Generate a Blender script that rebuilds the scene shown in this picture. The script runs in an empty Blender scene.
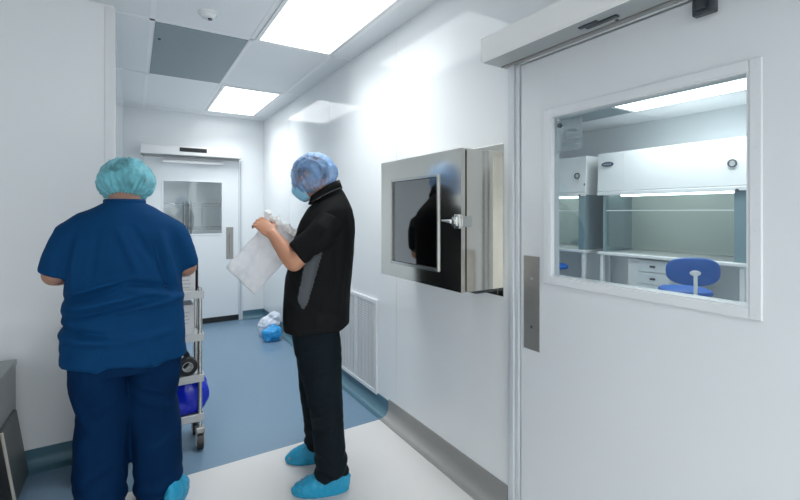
import bpy, bmesh, math, random
from mathutils import Vector, Matrix, noise
PI = math.pi
random.seed(4)
scene = bpy.context.scene
C = scene.collection

# ---------------------------------------------------------------- camera
F = 430.0; PSI = math.radians(31.8); CS = math.cos(PSI); SN = math.sin(PSI)
EYE = 1.45; HZ = 212.0; TOP = 2.71
cam_d = bpy.data.cameras.new('camera'); cam = bpy.data.objects.new('camera', cam_d); C.objects.link(cam)
cam.location = (0, 0, EYE); cam.rotation_euler = (PI/2, 0, -PSI)
cam_d.sensor_width = 36; cam_d.lens = F/800*36; cam_d.shift_y = -(250-HZ)/800
cam_d.clip_start = 0.02
scene.camera = cam

# ---------------------------------------------------------------- materials
def newmat(name):
    m = bpy.data.materials.new(name); m.use_nodes = True
    nt = m.node_tree; b = nt.nodes['Principled BSDF']
    return m, nt, b
def mat(name, col, rough=0.5, metal=0.0, var=0.03, vscale=6.0, bump=0.0, bscale=60.0, spec=0.5, alpha=1.0,
        sss=0.0, coat=0.0, rvar=0.0, stretch=(1,1,1), emit=None, estr=0.0, trans=0.0, ior=1.45):
    m, nt, b = newmat(name)
    N = nt.nodes; L = nt.links
    tc = N.new('ShaderNodeTexCoord'); mp = N.new('ShaderNodeMapping'); mp.inputs['Scale'].default_value = stretch
    L.new(tc.outputs['Object'], mp.inputs['Vector'])
    nz = N.new('ShaderNodeTexNoise'); nz.inputs['Scale'].default_value = vscale; nz.inputs['Detail'].default_value = 4
    L.new(mp.outputs['Vector'], nz.inputs['Vector'])
    rp = N.new('ShaderNodeMix'); rp.data_type = 'RGBA'
    c1 = [max(0, v*(1-var)) for v in col]; c2 = [min(1, v*(1+var)) for v in col]
    rp.inputs[6].default_value = (*c1, 1); rp.inputs[7].default_value = (*c2, 1)
    L.new(nz.outputs['Fac'], rp.inputs[0]); L.new(rp.outputs[2], b.inputs['Base Color'])
    b.inputs['Roughness'].default_value = rough; b.inputs['Metallic'].default_value = metal
    b.inputs['Specular IOR Level'].default_value = spec; b.inputs['Alpha'].default_value = alpha
    b.inputs['IOR'].default_value = ior
    b.inputs['Transmission Weight'].default_value = trans
    b.inputs['Coat Weight'].default_value = coat
    if sss: b.inputs['Subsurface Weight'].default_value = sss; b.inputs['Subsurface Scale'].default_value = 0.02
    if rvar:
        mr = N.new('ShaderNodeMapRange'); mr.inputs['To Min'].default_value = max(0.01, rough-rvar); mr.inputs['To Max'].default_value = rough+rvar
        L.new(nz.outputs['Fac'], mr.inputs['Value']); L.new(mr.outputs['Result'], b.inputs['Roughness'])
    if bump:
        n2 = N.new('ShaderNodeTexNoise'); n2.inputs['Scale'].default_value = bscale; n2.inputs['Detail'].default_value = 3
        L.new(mp.outputs['Vector'], n2.inputs['Vector'])
        bp = N.new('ShaderNodeBump'); bp.inputs['Strength'].default_value = bump; bp.inputs['Distance'].default_value = 0.01
        L.new(n2.outputs['Fac'], bp.inputs['Height']); L.new(bp.outputs['Normal'], b.inputs['Normal'])
    if emit:
        b.inputs['Emission Color'].default_value = (*emit, 1); b.inputs['Emission Strength'].default_value = estr
    return m

WALLC = (0.86, 0.885, 0.90)
M = {}
M['wall'] = mat('white_wall_panel', WALLC, 0.07, var=0.012, vscale=1.5, bump=0.010, bscale=3.0, rvar=0.02, spec=0.5)
M['wall_b'] = mat('white_painted_wall', (0.76,0.80,0.82), 0.35, var=0.015, vscale=2)
M['ceil'] = mat('ceiling_panel', (0.86,0.88,0.90), 0.45, var=0.012, vscale=2)
M['tbar'] = mat('ceiling_bar', (0.93,0.94,0.95), 0.35)
M['grey_panel'] = mat('grey_ceiling_panel', (0.25,0.31,0.335), 0.4, var=0.03)
M['floor_blue'] = mat('blue_vinyl', (0.165,0.262,0.362), 0.24, var=0.03, vscale=60, bump=0.02, bscale=8, rvar=0.05)
M['floor_white'] = mat('white_vinyl', (0.67,0.66,0.65), 0.28, var=0.008, vscale=40, rvar=0.01)
M['base_blue'] = mat('blue_cove', (0.07,0.16,0.215), 0.35, var=0.05)
M['base_grey'] = mat('grey_cove', (0.30,0.30,0.29), 0.4, var=0.04)
M['lab_floor'] = mat('lab_floor', (0.42,0.46,0.49), 0.35, var=0.04)
M['white'] = mat('white_coated_metal', (0.80,0.82,0.83), 0.25, var=0.01)
M['door'] = mat('white_door_panel', (0.80,0.83,0.85), 0.13, var=0.012, vscale=1.5, bump=0.01, bscale=2.5, rvar=0.03, spec=0.55)
M['alu'] = mat('anodised_aluminium', (0.72,0.76,0.79), 0.32, metal=0.15, var=0.03, stretch=(30,30,1))
M['alu_lt'] = mat('pale_aluminium', (0.80,0.81,0.81), 0.3, metal=0.35, var=0.02)
M['steel'] = mat('polished_steel', (0.67,0.65,0.60), 0.15, metal=1.0, var=0.02, rvar=0.02, bump=0.004, bscale=4)
M['trolley'] = mat('satin_trolley_metal', (0.46,0.48,0.49), 0.35, metal=0.3, var=0.05)
M['steel_b'] = mat('brushed_steel', (0.60,0.60,0.58), 0.27, metal=1.0, var=0.05, stretch=(1,1,40), bump=0.02)
M['plate'] = mat('brushed_plate', (0.42,0.40,0.375), 0.5, metal=0.9, var=0.08, vscale=20, stretch=(1,1,8))
M['screw'] = mat('screw_metal', (0.8,0.8,0.78), 0.25, metal=1.0)
M['black'] = mat('black_rubber', (0.018,0.019,0.02), 0.5, var=0.1)
M['dark'] = mat('dark_plastic', (0.045,0.055,0.065), 0.35, var=0.08)
M['gasket'] = mat('gasket', (0.03,0.028,0.025), 0.6)
M['grey_metal'] = mat('grey_machine', (0.25,0.27,0.275), 0.32, metal=0.35, var=0.05)
M['grey_dark'] = mat('dark_flap', (0.085,0.095,0.095), 0.4, metal=0.2, var=0.08)
M['pale_edge'] = mat('pale_trim_edge', (0.52,0.50,0.45), 0.4)
M['scrub'] = mat('navy_scrub_cotton', (0.003,0.046,0.140), 0.75, var=0.10, vscale=14, bump=0.12, bscale=160, spec=0.10)
M['scrub_d'] = mat('navy_scrub_trouser', (0.001,0.020,0.070), 0.8, var=0.12, vscale=10, bump=0.12, bscale=160, spec=0.10)
M['polo'] = mat('black_polo_knit', (0.009,0.0095,0.010), 0.75, var=0.15, vscale=12, bump=0.15, bscale=220, spec=0.12)
M['polo_grey'] = mat('grey_side_panel', (0.075,0.085,0.095), 0.6, var=0.08, bump=0.1, bscale=200)
M['jean'] = mat('black_denim', (0.006,0.011,0.015), 0.7, var=0.35, vscale=9, bump=0.2, bscale=150, spec=0.12)
M['skin'] = mat('skin', (0.56,0.27,0.165), 0.5, var=0.07, vscale=20, sss=0.12)
M['skin_p'] = mat('skin_pale', (0.40,0.225,0.165), 0.5, var=0.06, vscale=20, sss=0.12)
M['hair'] = mat('dark_hair', (0.022,0.018,0.016), 0.6, var=0.4, vscale=40)
M['hair_r'] = mat('brown_hair', (0.09,0.055,0.06), 0.6, var=0.4, vscale=40)
M['shoe'] = mat('blue_shoe_cover', (0.015,0.30,0.50), 0.42, var=0.12, vscale=14, bump=0.5, bscale=45)
M['mask'] = mat('blue_face_mask', (0.30,0.62,0.82), 0.6, var=0.05, vscale=30, bump=0.1, bscale=60)
M['eye'] = mat('eye_white', (0.75,0.73,0.70), 0.2)
M['iris'] = mat('iris', (0.05,0.035,0.025), 0.2)
M['bag_blue'] = mat('blue_plastic_bag', (0.005,0.02,0.50), 0.25, var=0.2, vscale=14, bump=0.6, bscale=14)
M['bag_sky'] = mat('sky_blue_plastic', (0.03,0.33,0.72), 0.3, var=0.2, vscale=10, bump=0.6, bscale=22)
M['bag_wht'] = mat('white_plastic', (0.66,0.71,0.80), 0.35, var=0.05, vscale=8, bump=0.5, bscale=18)
M['chair_blue'] = mat('blue_upholstery', (0.016,0.11,0.42), 0.55, var=0.1, vscale=30, bump=0.1, bscale=150)
M['paper'] = mat('paper', (0.80,0.82,0.83), 0.6)
M['card'] = mat('white_carton', (0.74,0.75,0.76), 0.55, var=0.02)
M['rim'] = mat('white_fold', (0.93,0.93,0.92), 0.5)
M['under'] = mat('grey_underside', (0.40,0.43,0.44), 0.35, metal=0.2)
M['cover'] = mat('white_cover', (0.90,0.90,0.89), 0.35)
M['ink'] = mat('ink', (0.08,0.09,0.1), 0.6)
M['ink_lt'] = mat('grey_ink', (0.50,0.54,0.57), 0.6)
M['navy'] = mat('navy_badge', (0.03,0.06,0.10), 0.4)
M['red'] = mat('red_print', (0.55,0.10,0.12), 0.5)
M['bsc_side'] = mat('teal_grey_side', (0.20,0.30,0.33), 0.35, var=0.03)
M['bsc_in'] = mat('cabinet_interior_reflections', (0.64,0.68,0.625), 0.4, metal=0.0, var=0.22, vscale=2.3)  # greenish tint and mottling paint in the reflections behind the sash
M['bsc_white'] = mat('cabinet_white', (0.80,0.82,0.815), 0.3, var=0.01)
M['lab_grey'] = mat('lab_grey', (0.36,0.41,0.43), 0.5, var=0.04)
M['chrome'] = mat('chrome_wire', (0.50,0.51,0.52), 0.25, metal=0.8)
M['wood'] = mat('ladder_rail', (0.42,0.30,0.22), 0.5)

def glass(name, tint=(0.93,0.97,0.97), refl=0.06, rough=0.01):
    m = bpy.data.materials.new(name); m.use_nodes = True; nt = m.node_tree; N = nt.nodes; L = nt.links
    for n in list(N): N.remove(n)
    o = N.new('ShaderNodeOutputMaterial'); mx = N.new('ShaderNodeMixShader')
    t = N.new('ShaderNodeBsdfTransparent'); t.inputs['Color'].default_value = (*tint, 1)
    g = N.new('ShaderNodeBsdfGlossy'); g.inputs['Roughness'].default_value = rough
    f = N.new('ShaderNodeFresnel'); f.inputs['IOR'].default_value = 1.45
    ma = N.new('ShaderNodeMath'); ma.operation = 'MULTIPLY_ADD'; ma.inputs[1].default_value = 0.9; ma.inputs[2].default_value = refl
    L.new(f.outputs[0], ma.inputs[0]); L.new(ma.outputs[0], mx.inputs[0])
    L.new(t.outputs[0], mx.inputs[1]); L.new(g.outputs[0], mx.inputs[2]); L.new(mx.outputs[0], o.inputs[0])
    return m
M['glass'] = glass('clear_glazing', (0.92,0.96,0.97), 0.02)
M['glass_box'] = glass('smoked_glazing', (0.62,0.63,0.63), 0.28, 0.05)
M['glass_bsc'] = glass('sash_glazing', (0.86,0.90,0.88), 0.10, 0.05)

def film(name, col, alpha, rough=0.4, thru=0.4, bump=0.4, bscale=40.0, avar=0.14):
    """thin non-woven or plastic film: part see-through, part translucent"""
    m = bpy.data.materials.new(name); m.use_nodes = True; nt = m.node_tree; N = nt.nodes; L = nt.links
    for n in list(N): N.remove(n)
    o = N.new('ShaderNodeOutputMaterial')
    p = N.new('ShaderNodeBsdfPrincipled'); p.inputs['Base Color'].default_value = (*col, 1); p.inputs['Roughness'].default_value = rough
    tl = N.new('ShaderNodeBsdfTranslucent'); tl.inputs['Color'].default_value = (*col, 1)
    tp = N.new('ShaderNodeBsdfTransparent')
    tc = N.new('ShaderNodeTexCoord'); nz = N.new('ShaderNodeTexNoise'); nz.inputs['Scale'].default_value = bscale; nz.inputs['Detail'].default_value = 3
    nz.inputs['Distortion'].default_value = 1.2
    L.new(tc.outputs['Object'], nz.inputs['Vector'])
    bp = N.new('ShaderNodeBump'); bp.inputs['Strength'].default_value = bump; bp.inputs['Distance'].default_value = 0.01
    L.new(nz.outputs['Fac'], bp.inputs['Height']); L.new(bp.outputs['Normal'], p.inputs['Normal'])
    a = N.new('ShaderNodeMixShader'); a.inputs[0].default_value = thru
    b = N.new('ShaderNodeMixShader')
    mr = N.new('ShaderNodeMapRange'); mr.inputs['From Min'].default_value = 0.35; mr.inputs['From Max'].default_value = 0.65
    mr.inputs['To Min'].default_value = max(0, alpha-avar); mr.inputs['To Max'].default_value = min(1, alpha+avar)
    L.new(nz.outputs['Fac'], mr.inputs['Value']); L.new(mr.outputs['Result'], b.inputs[0])
    L.new(p.outputs[0], a.inputs[1]); L.new(tl.outputs[0], a.inputs[2])
    L.new(tp.outputs[0], b.inputs[1]); L.new(a.outputs[0], b.inputs[2]); L.new(b.outputs[0], o.inputs[0])
    return m
M['cap_teal'] = film('teal_cap_film', (0.24,0.68,0.78), 0.74, 0.5, 0.3, 0.15, 10, 0.26)
M['cap_blue'] = film('blue_cap_film', (0.30,0.52,0.86), 0.58, 0.5, 0.3, 0.15, 11, 0.28)
M['bag_film'] = film('clear_white_bag_film', (0.92,0.92,0.935), 0.96, 0.35, 0.45, 0.10, 12, 0.03)
M['sheet_film'] = mat('clear_sheet', (0.80,0.84,0.87), 0.6, alpha=0.30)

LAMP = 2.6
def lampmat(name, k, col=(0.93,0.98,1.0)):
    m = bpy.data.materials.new(name); m.use_nodes = True; nt = m.node_tree
    for n in list(nt.nodes): nt.nodes.remove(n)
    o = nt.nodes.new('ShaderNodeOutputMaterial'); e = nt.nodes.new('ShaderNodeEmission')
    e.inputs['Color'].default_value = (*col, 1); e.inputs['Strength'].default_value = k
    nt.links.new(e.outputs[0], o.inputs[0]); return m
M['lamp'] = lampmat('lit_diffuser', LAMP)
M['lamp_added'] = lampmat('lit_added_diffuser', 3.0)
M['lamp_lab'] = lampmat('lit_lab_diffuser', 4)
M['lamp_tube'] = lampmat('lit_tube', 9)
M['lamp_store_added'] = lampmat('lit_store_added_diffuser', 5)

# ---------------------------------------------------------------- object helpers
def link(name, me, m, parent=None):
    o = bpy.data.objects.new(name, me); C.objects.link(o)
    if m: me.materials.append(m if not isinstance(m, str) else M[m])
    if parent: o.parent = parent
    return o
def obj(name, bm, m, parent=None, smooth=False, loc=None):
    bmesh.ops.recalc_face_normals(bm, faces=bm.faces)
    me = bpy.data.meshes.new(name); bm.to_mesh(me); bm.free()
    if smooth:
        me.polygons.foreach_set('use_smooth', [True]*len(me.polygons))
        if smooth != 'all':
            me.set_sharp_from_angle(angle=math.radians(40))
    o = link(name, me, m, parent)
    if loc: o.location = loc
    return o
def thing(name, label, cat, loc=(0,0,0), rz=0, group=None):
    o = bpy.data.objects.new(name, None); C.objects.link(o); o.empty_display_size = 0.1
    o.location = loc; o.rotation_euler = (0,0,rz); o['label'] = label; o['category'] = cat
    if group: o['group'] = group
    return o
def tag(o, label, cat, group=None):
    o['label'] = label; o['category'] = cat
    if group: o['group'] = group
    return o
def struct(name, bm, m, parent=None, smooth=False):
    o = obj(name, bm, m, parent, smooth)
    if not parent: o['kind'] = 'structure'
    return o
def NB(): return bmesh.new()
def box(bm, x0, x1, y0, y1, z0, z1, bev=0.0, rot=None, seg=2):
    r = bmesh.ops.create_cube(bm, size=1.0)
    vs = r['verts']
    cx, cy, cz = (x0+x1)/2, (y0+y1)/2, (z0+z1)/2
    bmesh.ops.scale(bm, vec=(abs(x1-x0), abs(y1-y0), abs(z1-z0)), verts=vs)
    if bev > 0:
        es = list({e for v in vs for e in v.link_edges})
        g = bmesh.ops.bevel(bm, geom=es, offset=bev, segments=seg, affect='EDGES', profile=0.5)
        vs = list({v for f in g['faces'] for v in f.verts} | {v for v in vs if v.is_valid})
    if rot: bmesh.ops.rotate(bm, cent=(0,0,0), matrix=rot, verts=vs)
    bmesh.ops.translate(bm, vec=(cx, cy, cz), verts=vs)
    return vs
def cyl(bm, p0, p1, r, n=16, r2=None):
    p0, p1 = Vector(p0), Vector(p1); d = p1-p0
    q = d.to_track_quat('Z', 'Y').to_matrix().to_4x4(); q.translation = (p0+p1)/2
    return bmesh.ops.create_cone(bm, cap_ends=True, segments=n, radius1=r, radius2=r if r2 is None else r2, depth=d.length, matrix=q)['verts']
def ball(bm, c, r, n=16):
    rr = (r, r, r) if isinstance(r, (int, float)) else r
    mt = Matrix.Translation(c) @ Matrix.Diagonal((*rr, 1))
    return bmesh.ops.create_uvsphere(bm, u_segments=n, v_segments=max(6, n//2), radius=1, matrix=mt)['verts']
def ring_frame(bm, plane, a0, a1, z0, z1, w, d0, d1, bev=0.0):
    """rectangular frame: plane 'x' lies in YZ, 'y' lies in XZ; opening a0..a1, z0..z1; width w outward"""
    def bx(p0, p1, q0, q1):
        if plane == 'x': box(bm, d0, d1, p0, p1, q0, q1, bev)
        else: box(bm, p0, p1, d0, d1, q0, q1, bev)
    bx(a0-w, a0, z0-w, z1+w); bx(a1, a1+w, z0-w, z1+w); bx(a0, a1, z0-w, z0); bx(a0, a1, z1, z1+w)
def loft(bm, rings, cap=True):
    prev = None; rv = []
    for r in rings:
        vs = [bm.verts.new(p) for p in r]; rv.append(vs)
        if prev:
            n = len(vs)
            for i in range(n): bm.faces.new((prev[i], prev[(i+1)%n], vs[(i+1)%n], vs[i]))
        prev = vs
    if cap:
        bm.faces.new(rv[0][::-1]); bm.faces.new(rv[-1])
    return rv
def ell(cx, cy, z, rx, ry, n=40, p=2.0, tx=0.0, ty=0.0):
    out = []
    for i in range(n):
        a = 2*PI*i/n; c, s = math.cos(a), math.sin(a)
        x = rx*math.copysign(abs(c)**(2/p), c); y = ry*math.copysign(abs(s)**(2/p), s)
        out.append(Vector((cx+x, cy+y, z + tx*x + ty*y)))
    return out
def tube(bm, pts, rad, n=16, cap=True, flat=None):
    """swept tube with rounded ends; rad per point (number or (a,b)); flat gives the b axis direction"""
    pts = [Vector(p) for p in pts]
    rings = []; prev_x = None
    ext = []
    for i, p in enumerate(pts):
        if i == 0: d = pts[1]-pts[0]
        elif i == len(pts)-1: d = pts[-1]-pts[-2]
        else: d = (pts[i+1]-pts[i]).normalized() + (pts[i]-pts[i-1]).normalized()
        d.normalize()
        ref = Vector(flat) if flat else (prev_x if prev_x is not None else (Vector((0,0,1)) if abs(d.z) < 0.9 else Vector((0,1,0))))
        x = (ref - d*ref.dot(d)).normalized(); y = d.cross(x); prev_x = x
        r = rad[i] if isinstance(rad, (list, tuple)) else rad
        a, b = (r, r) if isinstance(r, (int, float)) else r
        ext.append((p, d, x, y, a, b))
    def rg(p, x, y, a, b):
        return [p + x*(a*math.cos(2*PI*k/n)) + y*(b*math.sin(2*PI*k/n)) for k in range(n)]
    p, d, x, y, a, b = ext[0]
    if cap:
        for t in (80, 55, 28):
            tt = math.radians(t); rings.append(rg(p - d*(min(a,b)*math.sin(tt)), x, y, a*math.cos(tt), b*math.cos(tt)))
    for (p, d, x, y, a, b) in ext: rings.append(rg(p, x, y, a, b))
    if cap:
        for t in (28, 55, 80):
            tt = math.radians(t); rings.append(rg(p + d*(min(a,b)*math.sin(tt)), x, y, a*math.cos(tt), b*math.cos(tt)))
    loft(bm, rings)
def fuse(bm, voxel=0.006, it=3, fac=0.5):
    """voxel-fuse overlapping lofts into one continuous skin, returns a bmesh"""
    bmesh.ops.recalc_face_normals(bm, faces=bm.faces)
    me = bpy.data.meshes.new('tmp'); bm.to_mesh(me); bm.free()
    o = bpy.data.objects.new('tmp', me); C.objects.link(o)
    md = o.modifiers.new('r', 'REMESH'); md.mode = 'VOXEL'; md.voxel_size = voxel
    dg = bpy.context.evaluated_depsgraph_get(); dg.update()
    m2 = bpy.data.meshes.new_from_object(o.evaluated_get(dg))
    out = bmesh.new(); out.from_mesh(m2)
    bpy.data.objects.remove(o); bpy.data.meshes.remove(me); bpy.data.meshes.remove(m2)
    for _ in range(it):
        bmesh.ops.smooth_vert(out, verts=out.verts, factor=fac, use_axis_x=True, use_axis_y=True, use_axis_z=True)
    out.normal_update()
    return out
def displace(bm, fn):
    bm.normal_update()
    mv = [(v, v.normal.copy()*fn(v.co, v.normal)) for v in bm.verts]
    for v, d in mv: v.co += d
def crease(p, a, b, w, h):
    """a soft fold running from a to b (points in space), half width w, height h"""
    a, b = Vector(a), Vector(b); ab = b-a; t = (p-a).dot(ab)/ab.length_squared
    tc = min(1, max(0, t)); d = (p-(a+ab*tc)).length
    if d > 3*w: return 0
    return h*math.exp(-(d/w)**2)*(math.sin(PI*min(1, max(0, tc*0.9+0.05)))**0.5)
def fnoise(p, s, off=0.0):
    return noise.noise(Vector((p.x*s[0]+off, p.y*s[1]+off*0.7, p.z*s[2]-off)))

# ================================================================= THE SETTING
XR = 1.54           # face of the right wall
YD = 3.16           # face of the wall on the left
YF = 6.08           # far wall
XL = -0.10          # left side of the corridor beyond
YS = 2.63           # where white floor meets blue floor
# floors
b = NB(); box(b, -2.2, XR, -3.8, YS, -0.06, 0); struct('floor', b, 'floor_white')
b = NB(); box(b, -2.2, XR, YS, YD+0.06, -0.06, 0); box(b, XL-0.06, XR, YD+0.06, YF, -0.06, 0); struct('floor_blue', b, 'floor_blue')
b = NB(); box(b, XR, 6.2, -1.2, YF, -0.08, -0.001); struct('floor_lab', b, 'lab_floor')
b = NB(); box(b, -1.3, 2.6, YF, 9.0, -0.08, -0.001); struct('floor_store', b, 'lab_floor')
# ceiling
b = NB(); box(b, -2.2, XR+0.1, -3.8, YF+0.1, TOP, TOP+0.06); struct('ceiling', b, 'ceil')
b = NB(); box(b, XR+0.1, 6.2, -1.2, YF, TOP, TOP+0.06); struct('ceiling_lab', b, 'ceil')
b = NB(); box(b, -1.3, 2.6, YF+0.1, 9.0, TOP, TOP+0.06); struct('ceiling_store', b, 'ceil')
# right wall with openings for the door and the hatch
DY0, DY1, DZ = 0.30, 1.415, 2.14      # door opening
HY0, HY1, HZ0, HZ1 = 1.60, 2.27, 1.11, 1.71
b = NB()
T = 0.12
for (y0, y1, z0, z1) in ((-3.8, DY0, 0, TOP), (DY0, DY1, DZ, TOP), (DY1, HY0, 0, TOP), (HY0, HY1, 0, HZ0), (HY0, HY1, HZ1, TOP), (HY1, YF, 0, TOP)):
    box(b, XR, XR+T, y0, y1, z0, z1)
struct('wall_right', b, 'wall')
# far wall with door opening
FX0, FX1 = 0.10, 1.215
b = NB()
for (x0, x1, z0, z1) in ((XL-1.2, FX0, 0, TOP), (FX0, FX1, DZ, TOP), (FX1, 2.6, 0, TOP)):
    box(b, x0, x1, YF, YF+T, z0, z1)
struct('wall_far', b, 'wall')
# left: wall jutting in, turning the corner into the corridor
b = NB(); box(b, -2.2, XL, YD, YD+0.12, 0, TOP); box(b, XL-0.12, XL, YD+0.12, YF, 0, TOP); struct('wall_left', b, 'wall')
b = NB(); box(b, -2.3, -2.2, -3.8, YD, 0, TOP); struct('wall_side', b, 'wall')
b = NB(); box(b, -2.3, XR, -3.9, -3.8, 0, TOP); struct('wall_rear', b, 'wall')
# lab shell and store shell
b = NB(); box(b, 6.1, 6.2, -1.2, YF, 0, TOP); struct('wall_lab_far', b, 'wall_b')
b = NB(); box(b, XR+T, 6.1, -1.3, -1.2, 0, TOP); struct('wall_lab_near', b, 'wall_b')
b = NB(); box(b, XR+T, 6.1, YF-0.1, YF, 0, TOP); struct('wall_lab_end', b, 'wall_b')
b = NB(); box(b, -1.3, 2.6, 8.9, 9.0, 0, TOP); struct('wall_store_far', b, 'wall_b')
b = NB(); box(b, -1.4, -1.3, YF, 9.0, 0, TOP); struct('wall_store_left', b, 'wall_b')
b = NB(); box(b, 2.6, 2.7, YF, 9.0, 0, TOP); struct('wall_store_right', b, 'wall_b')

def cove(path, m, name, h=0.125, r=0.06):
    """coved skirting along a list of (point, inward normal)"""
    b = NB(); rings = []
    prof = [(0, 0), (r+0.02, 0), (r+0.02, 0.004)]
    for k in range(7):
        a = (k/6)*PI/2; prof.append((0.006+r-r*math.sin(a)+0.0, 0.004+r-r*math.cos(a)))
    prof += [(0.006, h), (0, h)]
    for (x, y, nx, ny) in path:
        rings.append([Vector((x+nx*q, y+ny*q, z)) for q, z in prof])
    loft(b, rings); return struct(name, b, m, smooth=True)
s2 = 1.0
cove([(XR, -3.8, -1, 0), (XR, DY0-0.08, -1, 0)], 'base_grey', 'baseboard_right_near')
cove([(XR, 1.492, -1, 0), (XR, YS, -1, 0)], 'base_grey', 'baseboard_right')
cove([(XR, YS, -1, 0), (XR, YF, -1, -1), (FX1+0.045, YF, 0, -1)], 'base_blue', 'baseboard_corridor', h=0.11)
cove([(FX0-0.045, YF, 0, -1), (XL, YF, 1, -1), (XL, YD, 1, -1), (-2.2, YD, 0, -1)], 'base_blue', 'baseboard_left', h=0.11)
# shallow joints between wall panels
b = NB()
for y in (2.53, 3.73, 4.93): box(b, XR-0.0012, XR+0.001, y-0.003, y+0.003, 0.125, TOP)
struct('trim_1', b, 'alu_lt')
# corner guard at the jutting wall: a flat pale upright with a dark joint beside it
b = NB(); box(b, XL-0.048, XL+0.004, YD-0.006, YD, 0.11, TOP-0.01, 0.002); box(b, XL, XL+0.006, YD-0.006, YD+0.055, 0.11, TOP-0.01, 0.002)
struct('trim_2', b, 'white')
b = NB(); box(b, XL, XL+0.005, YD+0.075, YD+0.081, 0.11, 2.45); struct('trim_3', b, 'lab_grey')
# ceiling bars
b = NB()
GX = [-1.155, -0.525, 0.105, 0.735, 1.365]; GY = [-2.85, -1.60, -0.35, 0.90, 2.00, 3.24, 4.52, 5.80]
for x in GX:
    y1 = YF if x > XL else YD
    box(b, x-0.014, x+0.014, -3.8, y1, TOP-0.003, TOP+0.001)
for y in GY:
    box(b, (XL if y > YD else -2.2), XR, y-0.014, y+0.014, TOP-0.003, TOP+0.001)
struct('trim_4', b, 'tbar')
b = NB()
for x in (3.45, 4.08, 4.71, 5.36): box(b, x-0.014, x+0.014, -1.2, YF-0.1, TOP-0.003, TOP+0.001)
for y in (-0.1, 1.15, 3.05, 4.35): box(b, XR+T, 6.1, y-0.014, y+0.014, TOP-0.003, TOP+0.001)
struct('trim_5', b, 'tbar')

# ---------------------------------------------------------------- ceiling lights
def ceiling_light(x0, x1, y0, y1, label, lm='lamp', group=None):
    t = thing('ceiling_light', label, 'ceiling light', ((x0+x1)/2, (y0+y1)/2, TOP), 0, group)
    w, d = (x1-x0)/2, (y1-y0)/2
    b = NB()
    for (a0, a1, c0, c1) in ((-w, -w+0.025, -d, d), (w-0.025, w, -d, d), (-w+0.025, w-0.025, -d, -d+0.025), (-w+0.025, w-0.025, d-0.025, d)):
        box(b, a0, a1, c0, c1, -0.010, 0.002)
    obj('frame', b, 'alu_lt', t)
    b = NB(); box(b, -w+0.025, w-0.025, -d+0.025, d-0.025, -0.006, 0.001); obj('diffuser', b, lm, t)
    W, sp = {'lamp': (11.5, 118), 'lamp_added': (44.0, 150), 'lamp_lab': (14.0, 160), 'lamp_store_added': (22.0, 160)}[lm]
    ld = bpy.data.lights.new('panel_glow', 'AREA'); ld.shape = 'RECTANGLE'; ld.size = 2*w-0.06; ld.size_y = 2*d-0.06
    ld.energy = W*(4*w*d)/0.72; ld.spread = math.radians(sp); ld.color = (0.95, 0.985, 1.0)
    lo = bpy.data.objects.new('panel_glow', ld); C.objects.link(lo); lo.parent = t; lo.location = (0, 0, -0.012)
    return t
ceiling_light(0.755, 1.345, 2.02, 3.22, 'long bright rectangular ceiling light panel cut by the top edge, above the right wall')
ceiling_light(0.755, 1.345, 4.54, 5.78, 'smaller-looking bright ceiling light panel farther down the corridor, near the far door')
ceiling_light(0.755, 1.345, -2.83, -1.62, 'unseen light panel added behind the viewer on the right to brighten the room', 'lamp_added')  # added fill panel, out of view, raises the room's brightness
ceiling_light(0.125, 0.715, -2.83, -1.62, 'unseen light panel added straight behind the viewer to brighten the room', 'lamp_added')  # second added fill panel out of view behind the camera
ceiling_light(4.73, 5.34, 1.17, 3.03, 'bright ceiling light strip seen through the window of the near door', 'lamp_lab')
ceiling_light(2.85, 3.43, 3.10, 4.30, 'unseen lab ceiling light added behind the right wall to brighten the lab', 'lamp_lab')  # added out of view to lift the lab's brightness
ceiling_light(2.85, 3.43, 0.00, 1.13, 'unseen lab ceiling light added above the near door to brighten the lab', 'lamp_lab')  # another unseen fill light added for the lab
ceiling_light(0.3, 0.9, 6.7, 7.3, 'unseen ceiling light added to brighten the store room behind the far door', 'lamp_store_added')  # added, never in view; lights what shows through the far window
def flat_panel(x0, x1, y0, y1, label):
    t = thing('ceiling_panel', label, 'ceiling panel', ((x0+x1)/2, (y0+y1)/2, TOP))
    w, d = (x1-x0)/2, (y1-y0)/2
    b = NB(); box(b, -w, w, -d, d, -0.006, 0.001, 0.002); obj('panel', b, 'grey_panel', t)
    b = NB(); cyl(b, (-w+0.035, -d+0.30, -0.012), (-w+0.035, -d+0.30, -0.005), 0.009); obj('lock', b, 'dark', t)
flat_panel(0.125, 0.715, 3.265, 4.50, 'dark grey rectangular access panel in the corridor ceiling')
flat_panel(4.73, 5.34, 3.07, 4.33, 'grey ceiling panel beside the lab light, seen through the near door window')
# smoke detector
t = thing('smoke_detector', 'small round white smoke detector on the ceiling beside the dark grey panel', 'smoke detector', (0.40, 2.95, TOP))
b = NB(); cyl(b, (0,0,0), (0,0,-0.012), 0.058, 28); obj('base', b, 'white', t, True)
b = NB(); cyl(b, (0,0,-0.012), (0,0,-0.034), 0.050, 28, 0.036); cyl(b, (0,0,-0.034),(0,0,-0.040),0.03,24,0.024); obj('housing', b, 'white', t, True)
b = NB(); cyl(b, (0.012,-0.012,-0.040), (0.012,-0.012,-0.048), 0.013, 16); obj('sensor', b, 'dark', t, True)

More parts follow.
